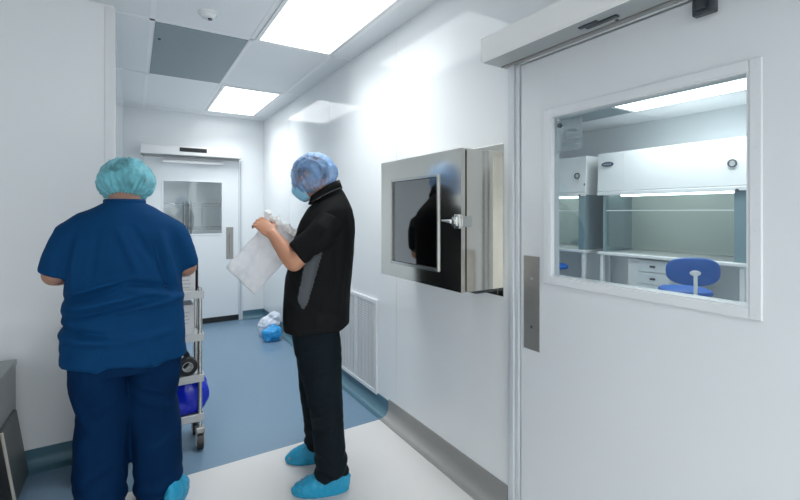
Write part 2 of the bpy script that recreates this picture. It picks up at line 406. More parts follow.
# ---------------------------------------------------------------- door 1 (near, in the right wall) : faces -X
d1 = bpy.data.objects.new('door_1', None); C.objects.link(d1); d1['kind'] = 'structure'
d1['label'] = 'large white door with wide window on the right, nearest the viewer'; d1['category'] = 'door'
WY0, WY1, WZ0, WZ1 = 0.532, 1.243, 1.168, 1.865     # clear opening of the window
LX0, LX1 = XR-0.004, XR+0.046
b = NB()
for (y0, y1, z0, z1) in ((DY0+0.004, WY0, 0.012, DZ-0.01), (WY1, DY1-0.010, 0.012, DZ-0.01), (WY0, WY1, 0.012, WZ0), (WY0, WY1, WZ1, DZ-0.01)):
    box(b, LX0, LX1, y0, y1, z0, z1)
obj('leaf', b, 'door', d1)
b = NB()
fx = LX0-0.006
ring_frame(b, 'x', WY0, WY1, WZ0, WZ1, 0.032, fx, LX0, 0.003)
ring_frame(b, 'x', WY0+0.006, WY1-0.006, WZ0+0.006, WZ1-0.006, 0.006, LX0-0.004, LX1+0.004)
wf = obj('window_frame', b, 'door', d1)
b = NB()
for (y, z) in [(WY0-0.016, WZ0-0.016+k*(WZ1-WZ0+0.032)/3) for k in range(4)]: cyl(b, (fx-0.001, y, z), (fx+0.002, y, z), 0.004, 10)
obj('screw', b, 'alu', wf)
b = NB(); box(b, XR+0.018, XR+0.024, WY0, WY1, WZ0, WZ1); obj('window_pane', b, 'glass', d1)
b = NB(); box(b, LX0-0.003, LX0, 1.297, 1.388, 0.825, 1.25, 0.0012); pp = obj('push_plate', b, 'plate', d1)
b = NB()
for z in (0.93, 1.148): cyl(b, (LX0-0.006, 1.340, z), (LX0-0.002, 1.340, z), 0.007, 14)
obj('screw', b, 'screw', pp, True)
b = NB()
box(b, LX0-0.030, LX0-0.001, 0.610, 0.672, 2.068, 2.132, 0.004); box(b, LX0-0.038, LX0-0.03, 0.63, 0.66, 2.082, 2.12, 0.003)
obj('guide_bracket', b, 'dark', d1)
# jambs: stepped aluminium upright
b = NB(); box(b, XR-0.012, XR+0.01, DY1-0.002, DY1+0.020, 0, DZ, 0.002); box(b, XR-0.020, XR+0.01, DY1+0.023, DY1+0.045, 0, DZ+0.005, 0.002)
box(b, XR-0.010, XR+0.01, DY1+0.047, DY1+0.070, 0, DZ+0.005, 0.002)
box(b, XR-0.012, XR+0.01, DY0-0.045, DY0, 0, DZ, 0.002)
struct('trim_6', b, 'alu')
# header box
def operator(name_label, loc, rz, L, group=None):
    """slim automatic door operator; local: x along the door, y out of the wall, z up from its underside"""
    t = thing('door_operator', name_label, 'door operator', loc, rz)
    b = NB()
    prof = [(0.0,0.0),(0.012,0.0),(0.150,0.0),(0.160,0.010),(0.160,0.105),(0.154,0.112),(0.0,0.112)]
    loft(b, [[Vector((x, y, z)) for y, z in prof] for x in (0.004, L-0.004)]); obj('cover', b, 'cover', t)
    for x0, x1 in ((0, 0.004), (L-0.004, L)):
        b = NB(); loft(b, [[Vector((x, y*1.008, z*1.01-0.0005)) for y, z in prof] for x in (x0, x1)]); obj('end_cap', b, 'alu', t)
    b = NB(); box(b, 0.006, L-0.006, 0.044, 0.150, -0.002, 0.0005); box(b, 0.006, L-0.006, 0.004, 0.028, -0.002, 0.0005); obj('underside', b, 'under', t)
    b = NB(); box(b, 0.01, L-0.01, 0.030, 0.042, -0.006, 0.0); obj('track', b, 'plate', t)
    return t
hd = operator('long white sliding door header box above the near door, upper right', (XR, 1.508, 2.147), PI/2+PI, 1.30)
# local x -> world -Y after rotation by -90deg ; y -> +X : need out of wall = -X
hd.rotation_euler = (0, 0, -PI/2)
hd.scale = (1, 1, 1)
for ch in hd.children:
    for v in ch.data.vertices: v.co.y = -v.co.y
    ch.data.flip_normals()
b = NB(); box(b, 0.485, 0.56, -0.118, -0.100, -0.008, 0.001, 0.002); box(b, 0.50, 0.625, -0.100, -0.078, -0.008, 0.001, 0.002); obj('sensor_strip', b, 'dark', hd)
b = NB(); cyl(b, (0.60, -0.055, -0.005), (0.60, -0.055, 0.001), 0.006, 12); obj('indicator', b, 'dark', hd)

# ---------------------------------------------------------------- door 2 (far wall) : faces -Y
d2 = bpy.data.objects.new('door_2', None); C.objects.link(d2); d2['kind'] = 'structure'
d2['label'] = 'white sliding door with a window at the far end of the corridor'; d2['category'] = 'door'
VX0, VX1 = 0.315, 0.990; WZ0, WZ1 = 1.168, 1.835
b = NB()
for (x0, x1, z0, z1) in ((FX0+0.004, VX0, 0.075, DZ-0.01), (VX1, FX1-0.012, 0.075, DZ-0.01), (VX0, VX1, 0.075, WZ0), (VX0, VX1, WZ1, DZ-0.01)):
    box(b, x0, x1, YF-0.02, YF+0.04, z0, z1)
obj('leaf', b, 'door', d2)
b = NB(); ring_frame(b, 'y', VX0, VX1, WZ0, WZ1, 0.02, YF-0.026, YF-0.02, 0.002); obj('window_frame', b, 'door', d2)
b = NB(); box(b, VX0, VX1, YF+0.01, YF+0.016, WZ0, WZ1); obj('window_pane', b, 'glass', d2)
b = NB(); box(b, FX0+0.004, FX1-0.012, YF-0.016, YF+0.036, 0.004, 0.078); obj('bottom_seal', b, 'black', d2)
b = NB(); box(b, 1.045, 1.135, YF-0.024, YF-0.02, 0.825, 1.25, 0.001); box(b, 1.083, 1.097, YF-0.05, YF-0.04, 0.90, 1.17, 0.003)
for z in (0.92, 1.15): box(b, 1.084, 1.096, YF-0.045, YF-0.02, z-0.006, z+0.006)
obj('push_plate', b, 'plate', d2)
b = NB(); box(b, 0.30, 1.00, YF-0.075, YF-0.02, 2.060, 2.098, 0.004); obj('guide_rail', b, 'alu_lt', d2)
b = NB(); box(b, FX1-0.008, FX1+0.012, YF-0.014, YF+0.01, 0, DZ, 0.002); box(b, FX1+0.016, FX1+0.040, YF-0.02, YF+0.01, 0, DZ, 0.002)
box(b, FX0-0.04, FX0, YF-0.02, YF+0.01, 0, DZ, 0.002)
struct('trim_7', b, 'alu')
h2 = operator('white sliding door header box with a black strip, above the far door', (0.072, YF, 2.15), 0, 1.135)
for ch in h2.children:
    for v in ch.data.vertices: v.co.y = -v.co.y
    ch.data.flip_normals()
b = NB(); box(b, 0.41, 0.72, -0.163, -0.158, 0.046, 0.096, 0.002); obj('sensor_strip', b, 'black', h2)

# ---------------------------------------------------------------- pass-through hatch
BX = 1.30; BY0, BY1, BZ0, BZ1 = 1.555, 2.315, 1.072, 1.750
t = thing('pass_through_hatch', 'stainless steel pass-through hatch with glazed door on the right wall', 'pass box', (XR, (BY0+BY1)/2, BZ0))
def rel(b): bmesh.ops.translate(b, vec=(-XR, -(BY0+BY1)/2, -BZ0), verts=b.verts); return b
b = NB(); ring_frame(b, 'x', BY0+0.002, BY1-0.002, BZ0+0.002, BZ1-0.002, 0.038, XR-0.004, XR, 0.001)
obj('wall_flange', rel(b), 'steel', t)
b = NB()   # hollow body running through the wall
bx0, bx1 = BX+0.034, XR+0.22
w = 0.035
for (y0, y1, z0, z1) in ((BY0, BY0+w, BZ0, BZ1), (BY1-w, BY1, BZ0, BZ1), (BY0+w, BY1-w, BZ0, BZ0+w), (BY0+w, BY1-w, BZ1-w, BZ1)):
    box(b, bx0, XR, y0, y1, z0, z1)
for (y0, y1, z0, z1) in ((HY0, HY0+0.01, HZ0, HZ1), (HY1-0.01, HY1, HZ0, HZ1), (HY0+0.01, HY1-0.01, HZ0, HZ0+0.01), (HY0+0.01, HY1-0.01, HZ1-0.01, HZ1)):
    box(b, XR, bx1, y0, y1, z0, z1)
box(b, bx1, bx1+0.01, HY0, HY1, HZ0, HZ1)
obj('body', rel(b), 'steel', t)
b = NB(); box(b, BX+0.024, BX+0.034, BY0+0.008, BY1-0.008, BZ0+0.008, BZ0+0.03); box(b, BX+0.024, BX+0.034, BY0+0.008, BY1-0.008, BZ1-0.03, BZ1-0.008)
box(b, BX+0.024, BX+0.034, BY0+0.008, BY0+0.03, BZ0+0.008, BZ1-0.008); box(b, BX+0.024, BX+0.034, BY1-0.03, BY1-0.008, BZ0+0.008, BZ1-0.008)
obj('gasket', rel(b), 'gasket', t)
PY0, PY1, PZ0, PZ1 = 1.735, 2.185, 1.16, 1.63
b = NB()
for (y0, y1, z0, z1) in ((BY0, PY0, BZ0, BZ1), (PY1, BY1, BZ0, BZ1), (PY0, PY1, BZ0, PZ0), (PY0, PY1, PZ1, BZ1)):
    box(b, BX, BX+0.024, y0, y1, z0, z1)
dd = obj('door', rel(b), 'steel', t)
b = NB(); ring_frame(b, 'x', PY0+0.004, PY1-0.004, PZ0+0.004, PZ1-0.004, 0.014, BX-0.008, BX+0.002, 0.002); obj('window_frame', rel(b), 'steel_b', dd)
b = NB(); box(b, BX+0.006, BX+0.012, PY0, PY1, PZ0, PZ1); obj('window_pane', rel(b), 'glass_box', dd)
# latch: a lever with a pointed tip on a plate, keeper on the body
zl = 1.405
b = NB(); box(b, BX-0.006, BX, BY0+0.006, BY0+0.045, zl-0.034, zl+0.034, 0.002)
box(b, BX-0.016, BX-0.006, BY0+0.018, BY0+0.050, zl-0.022, zl+0.022, 0.003)
cyl(b, (BX-0.026, BY0+0.034, zl), (BX-0.012, BY0+0.034, zl), 0.013, 16)
cyl(b, (BX-0.022, BY0+0.045, zl), (BX-0.020, BY0+0.125, zl+0.004), 0.011, 12, 0.003)
obj('latch', rel(b), 'screw', dd, True)
b = NB(); box(b, BX+0.002, BX+0.060, BY0-0.007, BY0+0.001, zl-0.026, zl+0.026, 0.002); obj('keeper', rel(b), 'steel_b', t)
b = NB(); box(b, BX+0.12, XR-0.004, BY0+0.03, BY0+0.12, BZ0-0.022, BZ0, 0.002); obj('junction_box', rel(b), 'dark', t)

# ---------------------------------------------------------------- return air grille
GY0, GY1, GZ0, GZ1 = 2.79, 3.47, 0.10, 0.80
t = thing('air_grille', 'white louvred return air grille low on the right wall behind the man in black', 'air grille', (XR, (GY0+GY1)/2, GZ0))
def rg2(b): bmesh.ops.translate(b, vec=(-XR, -(GY0+GY1)/2, -GZ0), verts=b.verts); return b
b = NB(); ring_frame(b, 'x', GY0+0.03, GY1-0.03, GZ0+0.03, GZ1-0.03, 0.03, XR-0.016, XR, 0.003); box(b, XR-0.014, XR, 3.115, 3.145, GZ0+0.03, GZ1-0.03, 0.002)
obj('frame', rg2(b), 'white', t)
b = NB(); box(b, XR-0.002, XR, GY0+0.03, GY1-0.03, GZ0+0.03, GZ1-0.03); obj('backing', rg2(b), 'ceil', t)
b = NB()
rt = Matrix.Rotation(math.radians(38), 3, 'Y')
for k in range(34):
    z = GZ0+0.045+k*(GZ1-GZ0-0.09)/33
    for y0, y1 in ((GY0+0.03, 3.115), (3.145, GY1-0.03)): box(b, XR-0.0135, XR-0.0025, y0, y1, z-0.0012, z+0.0012, rot=rt)
for y0, y1 in ((GY0+0.03, 3.115), (3.145, GY1-0.03)):
    n = 5
    for k in range(1, n): y = y0+(y1-y0)*k/n; box(b, XR-0.006, XR-0.002, y-0.0012, y+0.0012, GZ0+0.03, GZ1-0.03)
obj('louvres', rg2(b), 'white', t)

# ---------------------------------------------------------------- machine at lower left
mx1 = -0.545
t = thing('shoe_cover_machine', 'grey metal cabinet with tilted dark flap against the left wall, lower left corner', 'machine', (mx1-0.3, 2.68, 0))
b = NB(); box(b, -0.30, 0.30, -0.42, 0.42, 0.0, 0.615, 0.006); obj('body', b, 'grey_metal', t)
b = NB(); box(b, -0.31, 0.303, -0.43, 0.43, 0.615, 0.645, 0.004); tp = obj('top', b, 'grey_metal', t)
b = NB(); box(b, 0.0, 0.19, -0.2, 0.33, 0.645, 0.652, 0.003); obj('slot', b, 'black', tp)
b = NB(); rt = Matrix.Rotation(math.radians(-8), 3, 'Y')
box(b, 0.318, 0.340, 0.06, 0.36, 0.03, 0.40, 0.010, rot=rt); obj('flap', b, 'grey_dark', t)
b = NB(); box(b, 0.316, 0.344, 0.045, 0.060, 0.03, 0.40, 0.003, rot=rt); obj('flap_edge', b, 'pale_edge', t)
b = NB(); box(b, 0.316, 0.336, -0.40, 0.04, 0.03, 0.40, 0.004, rot=rt); obj('flap', b, 'black', t)

# ================================================================= LAB BEHIND THE WINDOW
CX = 5.30
def safety_cabinet(y0, y1, label):
    """y0 near end, y1 far end (world); local origin at floor, centre"""
    t = thing('safety_cabinet', label, 'safety cabinet', (CX, (y0+y1)/2, 0))
    h = (y1-y0)/2
    b = NB(); 
    prof = [(0.0,1.71),(-0.02,1.73),(0.0,2.225),(0.74,2.225),(0.74,1.69),(0.02,1.69)]
    loft(b, [[Vector((x,y,z)) for x,z in prof] for y in (-h, h)]); hood = obj('hood', b, 'bsc_white', t)
    b = NB(); box(b, -0.028, 0.0, -h, h, 1.67, 1.715, 0.006); obj('lower_lip', b, 'bsc_white', hood)
    # local y=-h is the near end
    b = NB(); box(b, 0.0, 0.70, -h+0.02, -h+0.12, 0.93, 1.69); obj('side_panel', b, 'bsc_side', t)
    b = NB(); cyl(b, (0.30, -h+0.16, 1.672), (0.30, h-0.14, 1.672), 0.014, 12); obj('lamp_tube', b, 'lamp_tube', t)
    b = NB(); box(b, 0.0, 0.70, h-0.10, h-0.07, 0.93, 1.68); obj('side_panel', b, 'bsc_side', t)
    b = NB(); box(b, 0.62, 0.70, -h+0.11, h-0.10, 0.93, 1.68); obj('back_panel', b, 'bsc_in', t)
    b = NB(); box(b, -0.03, 0.66, -h, h, 0.885, 0.925, 0.008); obj('work_tray', b, 'bsc_white', t)
    b = NB(); box(b, 0.035, 0.042, -h+0.11, h-0.10, 1.0, 1.68); sa = obj('sash', b, 'glass_bsc', t)
    b = NB(); box(b, 0.02, 0.036, -h+0.11, h-0.10, 1.462, 1.475, 0.002); obj('sash_bar', b, 'bsc_white', sa)
    for yy in (-h+0.03, h-0.07):
        b = NB(); box(b, 0.0, 0.05, yy, yy+0.045, 0.0, 0.885, 0.004); obj('leg', b, 'bsc_white', t)
        b = NB(); box(b, 0.60, 0.65, yy, yy+0.045, 0.0, 0.885, 0.004); obj('leg', b, 'bsc_white', t)
    # gauge ring near the near end
    b = NB(); r0 = 0.036
    pts = [Vector((-0.018, -h+0.13+r0*math.cos(a*PI/12), 1.955+r0*math.sin(a*PI/12))) for a in range(24)]
    loft(b, [[p+Vector((dx,0,0)) + (p-Vector((-0.018,-h+0.13,1.955))).normalized()*dr for dx,dr in ((0,-.007),(0,.007),(-.01,.007),(-.01,-.007))] for p in pts+[pts[0]]], cap=False)
    obj('gauge', b, 'ink', t)
    b = NB(); cyl(b, (-0.034, -h+0.085, 1.675), (-0.026, -h+0.085, 1.675), 0.016, 12); obj('button', b, 'ink', t)
    return t, h
tb, hb = safety_cabinet(1.845, 3.50, 'wide white safety cabinet with glass sash, right one seen through the near door window')
b = NB(); vs = cyl(b, (-0.022, 0, 0), (-0.012, 0, 0), 1.0, 32)
bmesh.ops.scale(b, vec=(1, 0.082, 0.032), verts=vs); bmesh.ops.translate(b, vec=(0, hb-0.14, 2.075), verts=vs); bd = obj('badge', b, 'navy', tb)
b = NB()
for k in range(5): box(b, -0.0235, -0.022, hb-0.19+k*0.022, hb-0.178+k*0.022, 2.066, 2.084)
obj('badge_lettering', b, 'ink_lt', bd)
b = NB(); box(b, -0.016, -0.008, hb-0.155, hb-0.075, 1.79, 1.808); box(b, -0.016, -0.008, hb-0.145, hb-0.09, 1.77, 1.783); obj('red_label', b, 'red', tb)
tc_, hc = safety_cabinet(3.68, 5.15, 'white safety cabinet on the left, partly hidden by the near door window edge')
for (yy, zz, s) in ((0.0,1.985,.016),(0.0,1.93,.012),(0.0,1.90,.010),(0.012,1.86,.007),(-0.10,1.83,.02)):
    b = NB(); box(b, -0.017, -0.008, -hc+0.02+yy+0.09, -hc+0.02+yy+0.09+s, zz-s*0.8, zz+s*0.8); obj('button', b, 'ink', tc_)
# under-bench drawer pedestal
t = thing('drawer_pedestal', 'white drawer pedestal standing under the right safety cabinet', 'drawer unit', (CX+0.06, 2.92, 0))
b = NB(); box(b, 0.02, 0.50, -0.30, 0.22, 0.03, 0.86, 0.004); obj('body', b, 'bsc_white', t)
for i, (z0, z1) in enumerate(((0.06,0.30),(0.32,0.55),(0.57,0.70),(0.72,0.85))):
    b = NB(); box(b, 0.0, 0.02, -0.29, 0.07, z0, z1, 0.003); dr = obj('drawer', b, 'wall_b', t)
    b = NB(); box(b, -0.02, 0.0, -0.13, -0.07, (z0+z1)/2-0.012, (z0+z1)/2+0.012, 0.004); obj('handle', b, 'ink', dr)
for yy in (-0.28, 0.2):
    for xx in (0.05, 0.47): b = NB(); cyl(b, (xx, yy, 0), (xx, yy, 0.03), 0.02, 10); obj('foot', b, 'black', t)

# lab chairs
def chair():
    t = thing('lab_chair', '', 'chair')
    b = NB()
    rings = []
    for z, s in ((0.665,0.80),(0.675,0.95),(0.695,1.0),(0.715,0.97),(0.727,0.85),(0.73,0.5)):
        rings.append(ell(0, 0, z, 0.215*s, 0.21*s, 36, 2.6))
    loft(b, rings); obj('seat', b, 'chair_blue', t, True)
    b = NB(); rings = []     # backrest behind, local -y
    for y, s in ((-0.245,0.80),(-0.252,0.96),(-0.268,1.0),(-0.285,0.95),(-0.292,0.78),(-0.294,0.4)):
        rings.append([Vector((p.x, y + 0.9*p.x*p.x, 0.915+p.y)) for p in ell(0, 0, 0, 0.215*s, 0.125*s, 36, 2.7)])
    loft(b, rings); bk = obj('backrest', b, 'chair_blue', t, True)
    b = NB(); 
    vs = ball(b, (0, -0.296, 0.905), (0.044, 0.012, 0.026), 16)
    tube(b, [(0,-0.303,0.90),(0,-0.306,0.80),(0,-0.30,0.70),(0,-0.22,0.648),(0,0,0.645)], [(0.016,0.007)]*5, 10, flat=(1,0,0))
    obj('back_bracket', b, 'white', t, True)
    b = NB(); cyl(b, (0,0,0.62), (0,0,0.668), 0.07, 16); cyl(b, (0,0,0.40), (0,0,0.63), 0.017, 14); cyl(b, (0,0,0.09), (0,0,0.42), 0.027, 14); obj('gas_column', b, 'black', t, True)
    for k in range(5):
        a = 2*PI*k/5+0.3; c, s = math.cos(a), math.sin(a)
        b = NB(); tube(b, [(0,0,0.105),(c*0.15,s*0.15,0.09),(c*0.28,s*0.28,0.07)], [0.024,0.02,0.015], 10); lg = obj('leg', b, 'black', t, True)
        b = NB(); cyl(b, (c*0.28-s*0.02, s*0.28+c*0.02, 0.027), (c*0.28+s*0.02, s*0.28-c*0.02, 0.027), 0.027, 16); cyl(b, (c*0.28,s*0.28,0.03),(c*0.28,s*0.28,0.075),0.008,8); obj('caster', b, 'black', lg, True)
    return t
def dup(root, loc, rz, label):
    r = root.copy(); C.objects.link(r); r.location = loc; r.rotation_euler = (0,0,rz); r['label'] = label
    for ch in root.children:
        c = ch.copy(); C.objects.link(c); c.parent = r
        for g in ch.children:
            d = g.copy(); C.objects.link(d); d.parent = c
    return r
ch1 = chair(); ch1.location = (4.47, 2.055, 0); ch1.rotation_euler = (0,0,math.radians(-50)); ch1['group'] = 'blue lab chairs'
ch1['label'] = 'blue swivel lab chair with its oval backrest turned to the door window'
dup(ch1, (4.98, 4.00, 0), math.radians(-122), 'blue lab chair mostly hidden, its seat at the lower left of the door window')

# clear sheet hanging inside the door window
t = thing('hanging_sheet', 'clear printed sheet hanging in the upper left corner of the near door window', 'sheet', (XR+0.036, 1.172, 1.72))
b = NB(); box(b, 0, 0.0015, -0.058, 0.068, -0.01, 0.128); obj('sheet', b, 'sheet_film', t)
b = NB()
for k, z in enumerate((0.075, 0.055, 0.035, 0.015)): box(b, -0.0008, 0, -0.045, 0.035-0.01*(k%2), z, z+0.004)
obj('print', b, 'ink_lt', t)
b = NB(); cyl(b, (-0.008, 0.048, 0.105), (0, 0.048, 0.105), 0.010, 16); obj('fixing_button', b, 'navy', t)

# ================================================================= STORE ROOM RACKS behind the far door
def rack(x0, x1, label):
    y0, y1 = 7.55, 8.0
    t = thing('wire_rack', label, 'wire rack', ((x0+x1)/2, (y0+y1)/2, 0), 0, None)
    w, d = (x1-x0)/2, (y1-y0)/2
    for sx in (-1, 1):
        for sy in (-1, 1):
            b = NB(); cyl(b, (sx*(w-0.015), sy*(d-0.015), 0), (sx*(w-0.015), sy*(d-0.015), 1.62), 0.013, 10); obj('post', b, 'chrome', t, True)
    for z in (0.2, 0.7, 1.2, 1.585):
        b = NB()
        for sy in (-1, 1):
            for dz in (0, 0.035): box(b, -w+0.015, w-0.015, sy*(d-0.015)-0.004, sy*(d-0.015)+0.004, z-0.004-dz, z+0.004-dz)
        for sx in (-1, 1): box(b, sx*(w-0.015)-0.004, sx*(w-0.015)+0.004, -d+0.015, d-0.015, z-0.04, z+0.004)
        n = 14
        for k in range(n): x = -w+0.03+(2*w-0.06)*k/(n-1); box(b, x-0.002, x+0.002, -d+0.015, d-0.015, z-0.002, z+0.004)
        obj('shelf', b, 'chrome', t)
rack(-0.42, 0.72, 'steel wire rack on the left, seen through the far door window')
rack(0.76, 1.90, 'steel wire rack on the right, seen through the far door window')

# ================================================================= TROLLEY
TX0, TX1, TY0, TY1 = -0.27, 0.365, 2.875, 3.13
t = thing('supply_trolley', 'narrow silver four-shelf supply trolley in front of the man in navy scrubs', 'trolley', ((TX0+TX1)/2, (TY0+TY1)/2, 0))
w, d = (TX1-TX0)/2, (TY1-TY0)/2
for sx in (-1, 1):
    for sy in (-1, 1):
        px, py = sx*(w-0.018), sy*(d-0.018)
        b = NB(); cyl(b, (px, py, 0.12), (px, py, 0.985), 0.0135, 14)
        for z in (0.20, 0.44, 0.69, 0.95): cyl(b, (px, py, z-0.028), (px, py, z+0.022), 0.018, 14)
        obj('post', b, 'steel_b', t, True)
        b = NB(); box(b, px-0.027, px+0.027, py-0.024, py+0.024, 0.095, 0.135, 0.008); box(b, px-0.024, px-0.018, py-0.030, py+0.010, 0.03, 0.1); box(b, px+0.018, px+0.024, py-0.030, py+0.010, 0.03, 0.1)
        cs = obj('caster', b, 'plate', t)
        b = NB(); cyl(b, (px-0.016, py-0.01, 0.044), (px+0.016, py-0.01, 0.044), 0.044, 24); obj('wheel', b, 'black', cs, True)
for z in (0.20, 0.44, 0.69, 0.95):
    b = NB(); box(b, -w+0.012, w-0.012, -d+0.012, d-0.012, z-0.004, z, 0.001)
    for y in (-d, d-0.012): box(b, -w+0.01, w+0.004, y, y+0.012, z-0.028, z+0.018, 0.002)
    for x in (-w, w-0.008): box(b, x, x+0.012, -d+0.01, d-0.01, z-0.028, z+0.018, 0.002)
    obj('shelf', b, 'trolley', t)
def carton(name, x0, x1, y0, y1, z0, z1, label, lab=True, m='card'):
    t = thing(name, label, 'box', ((x0+x1)/2, (y0+y1)/2, z0))
    w, d, h = (x1-x0)/2, (y1-y0)/2, z1-z0
    b = NB(); box(b, -w, w, -d, d, 0, h, 0.002); obj('carton', b, m, t)
    if lab:
        b = NB()
        for k in range(4): box(b, w-0.075, w-0.025-0.008*(k%2), -d-0.0006, -d, h*0.75-k*0.022, h*0.75-k*0.022+0.007)
        obj('print', b, 'ink_lt', t)
    return t
carton('carton_box', 0.10, 0.325, 2.92, 3.08, 0.95, 1.085, 'white carton on the top shelf of the trolley, below the right elbow in navy')
t = thing('clipboard', 'black clipboard standing on end at the right end of the trolley top shelf', 'clipboard', (0.338, 3.0, 0.95))
b = NB(); box(b, -0.004, 0.004, -0.07, 0.10, 0, 0.20, 0.002, rot=None); obj('board', b, 'black', t)
b = NB(); box(b, -0.012, -0.004, -0.02, 0.05, 0.17, 0.20, 0.003); obj('clip', b, 'steel_b', t)
carton('carton_box', 0.13, 0.315, 2.90, 3.06, 0.69, 0.885, 'white printed carton on the second shelf of the trolley')
def tape(x, y, z, R, wd, label):
    t = thing('tape_roll', label, 'tape', (x, y, z))
    b = NB(); n = 28
    pr = [(R*0.55, 0), (R, 0), (R, wd), (R*0.55, wd)]
    # stands on its rim, axis towards the viewer
    rings = [[Vector((q*math.cos(2*PI*k/n), zz-wd/2, R+q*math.sin(2*PI*k/n))) for q, zz in pr] for k in range(n)]
    rings.append(rings[0]); loft(b, rings, cap=False); bmesh.ops.remove_doubles(b, verts=b.verts, dist=1e-5)
    obj('tape', b, 'black', t, True)
    b = NB(); pr = [(R*0.50, 0), (R*0.55, 0), (R*0.55, wd), (R*0.50, wd)]
    rings = [[Vector((q*math.cos(2*PI*k/n), zz-wd/2, R+q*math.sin(2*PI*k/n))) for q, zz in pr] for k in range(n)]
    rings.append(rings[0]); loft(b, rings, cap=False); bmesh.ops.remove_doubles(b, verts=b.verts, dist=1e-5)
    obj('core', b, 'card', t, True)
tape(0.285, 2.96, 0.44, 0.055, 0.05, 'black tape roll on the third trolley shelf, lower of the two seen')
tape(0.235, 3.06, 0.44, 0.075, 0.05, 'larger black tape roll behind the other on the third trolley shelf')
tray = NB()
rings = [ell(0,0,z,rx,ry,28,4) for z,rx,ry in ((0,.085,.07),(0.10,.10,.085),(0.10,.094,.079),(0.008,.079,.064))]
loft(tray, rings, cap=True)
# blue bag hanging at the trolley's bottom shelf
b = NB()
rings = []
for z, rx, ry in ((0.0,.08,.07),(0.012,.105,.085),(0.05,.128,.095),(0.11,.132,.10),(0.16,.12,.095),(0.195,.10,.08),(0.205,.05,.04)):
    rings.append(ell(0, 0, z, rx, ry, 40, 2.4))
loft(b, rings); b = fuse(b, 0.008, 2)
displace(b, lambda p, n: 0.012*fnoise(p, (14,14,10)) + 0.006*fnoise(p, (32,32,16), 3))
tray.free()
o = obj('plastic_bag', b, 'bag_blue', None, 'all', (0.285, 2.99, 0.208)); tag(o, 'deep blue full plastic bag on the lowest trolley shelf', 'plastic bag')

# plastic bags on the floor by the right wall
b = NB(); ball(b, (0,0,0.075), (0.115,0.10,0.075), 24); ball(b, (0.02,0.03,0.10), (0.08,0.07,0.06), 24); box(b, -0.08, 0.08, -0.07, 0.07, 0, 0.05, 0.02)
b = fuse(b, 0.007, 3); displace(b, lambda p, n: 0.02*fnoise(p, (16,16,22)) + 0.008*fnoise(p, (40,40,40), 5))
for v in b.verts: v.co.z = max(v.co.z, 0.0)
o = obj('plastic_bag', b, 'bag_sky', None, 'all', (1.335, 4.90, 0.001)); tag(o, 'crumpled bright blue plastic bag on the blue floor, front one of two', 'plastic bag')
b = NB(); ball(b, (0,0,0.12), (0.13,0.10,0.11), 24); ball(b, (0.05,0.0,0.19), (0.08,0.07,0.08), 24); box(b, -0.10, 0.10, -0.08, 0.08, 0, 0.06, 0.02)
b = fuse(b, 0.007, 3); displace(b, lambda p, n: 0.02*fnoise(p, (13,13,17), 8) + 0.008*fnoise(p, (36,36,36), 2))
for v in b.verts: v.co.z = max(v.co.z, 0.0)
o = obj('plastic_bag', b, 'bag_wht', None, 'all', (1.36, 5.12, 0.001)); tag(o, 'crumpled white plastic bag on the blue floor just behind the blue one', 'plastic bag')

# ================================================================= PEOPLE
def xf(bm, v0, Mx):
    bmesh.ops.transform(bm, matrix=Mx, verts=[v for v in bm.verts if v.index == -1 or v not in v0])
def head_geo(bm, Mx):
    """head-local: x side, y front, z up, origin at the head's middle; chin at z=-.115, crown +.115"""
    h = NB()
    ball(h, (0,-0.012,0.028), (0.077,0.098,0.088), 28)
    ball(h, (0,0.022,-0.02), (0.066,0.070,0.085), 24)
    ball(h, (0,0.045,-0.075), (0.042,0.042,0.040), 20)           # jaw and chin
    ball(h, (0,0.078,0.020), (0.052,0.016,0.016), 16)            # brow
    tube(h, [(0,0.088,0.012),(0,0.104,-0.012),(0,0.112,-0.026)], [0.008,0.010,0.013], 12)   # nose
    for s in (-1, 1):
        ball(h, (s*0.012,0.098,-0.030), (0.009,0.011,0.007), 10)
        ball(h, (s*0.040,0.068,-0.020), (0.022,0.018,0.018), 14)   # cheeks
        ball(h, (s*0.079,-0.008,-0.002), (0.009,0.020,0.032), 14)  # ears
    ball(h, (0,0.086,-0.056), (0.022,0.010,0.006), 12); ball(h, (0,0.084,-0.066), (0.019,0.010,0.007), 12)  # lips
    bmesh.ops.transform(h, matrix=Mx, verts=h.verts)
    me = bpy.data.meshes.new('t'); h.to_mesh(me); h.free(); bm.from_mesh(me); bpy.data.meshes.remove(me)
def hand_geo(bm, Mx, side=1, curl=0.6):
    """hand-local: wrist at origin, fingers along +y, palm facing -z; thumb on side*x"""
    h = NB()
    tube(h, [(0,-0.02,0),(0,0.03,0),(0,0.088,0)], [(0.027,0.017),(0.039,0.014),(0.041,0.012)], 16, flat=(1,0,0))
    for i, (fx_, ln, r) in enumerate(((0.030,0.072,0.0085),(0.010,0.080,0.009),(-0.010,0.075,0.0085),(-0.030,0.060,0.0078))):
        x = fx_*side; p = Vector((x, 0.085, 0)); pts = [Vector((x*0.8, 0.05, 0)), p.copy()]; a = 0
        for seg in (0.42, 0.32, 0.26):
            a += curl*(0.85 + 0.08*i); p = p + Vector((x*0.06, math.cos(a), -math.sin(a)))*ln*seg; pts.append(p.copy())
        tube(h, pts, [r*1.05, r*1.08, r*1.02, r*0.95, r*0.82], 12)
    tube(h, [(0.022*side,0.015,-0.004),(0.046*side,0.042,-0.014),(0.054*side,0.068,-0.026),(0.046*side,0.090,-0.038)], [0.013,0.012,0.0105,0.009], 12)
    bmesh.ops.transform(h, matrix=Mx, verts=h.verts)
    me = bpy.data.meshes.new('t'); h.to_mesh(me); h.free(); bm.from_mesh(me); bpy.data.meshes.remove(me)
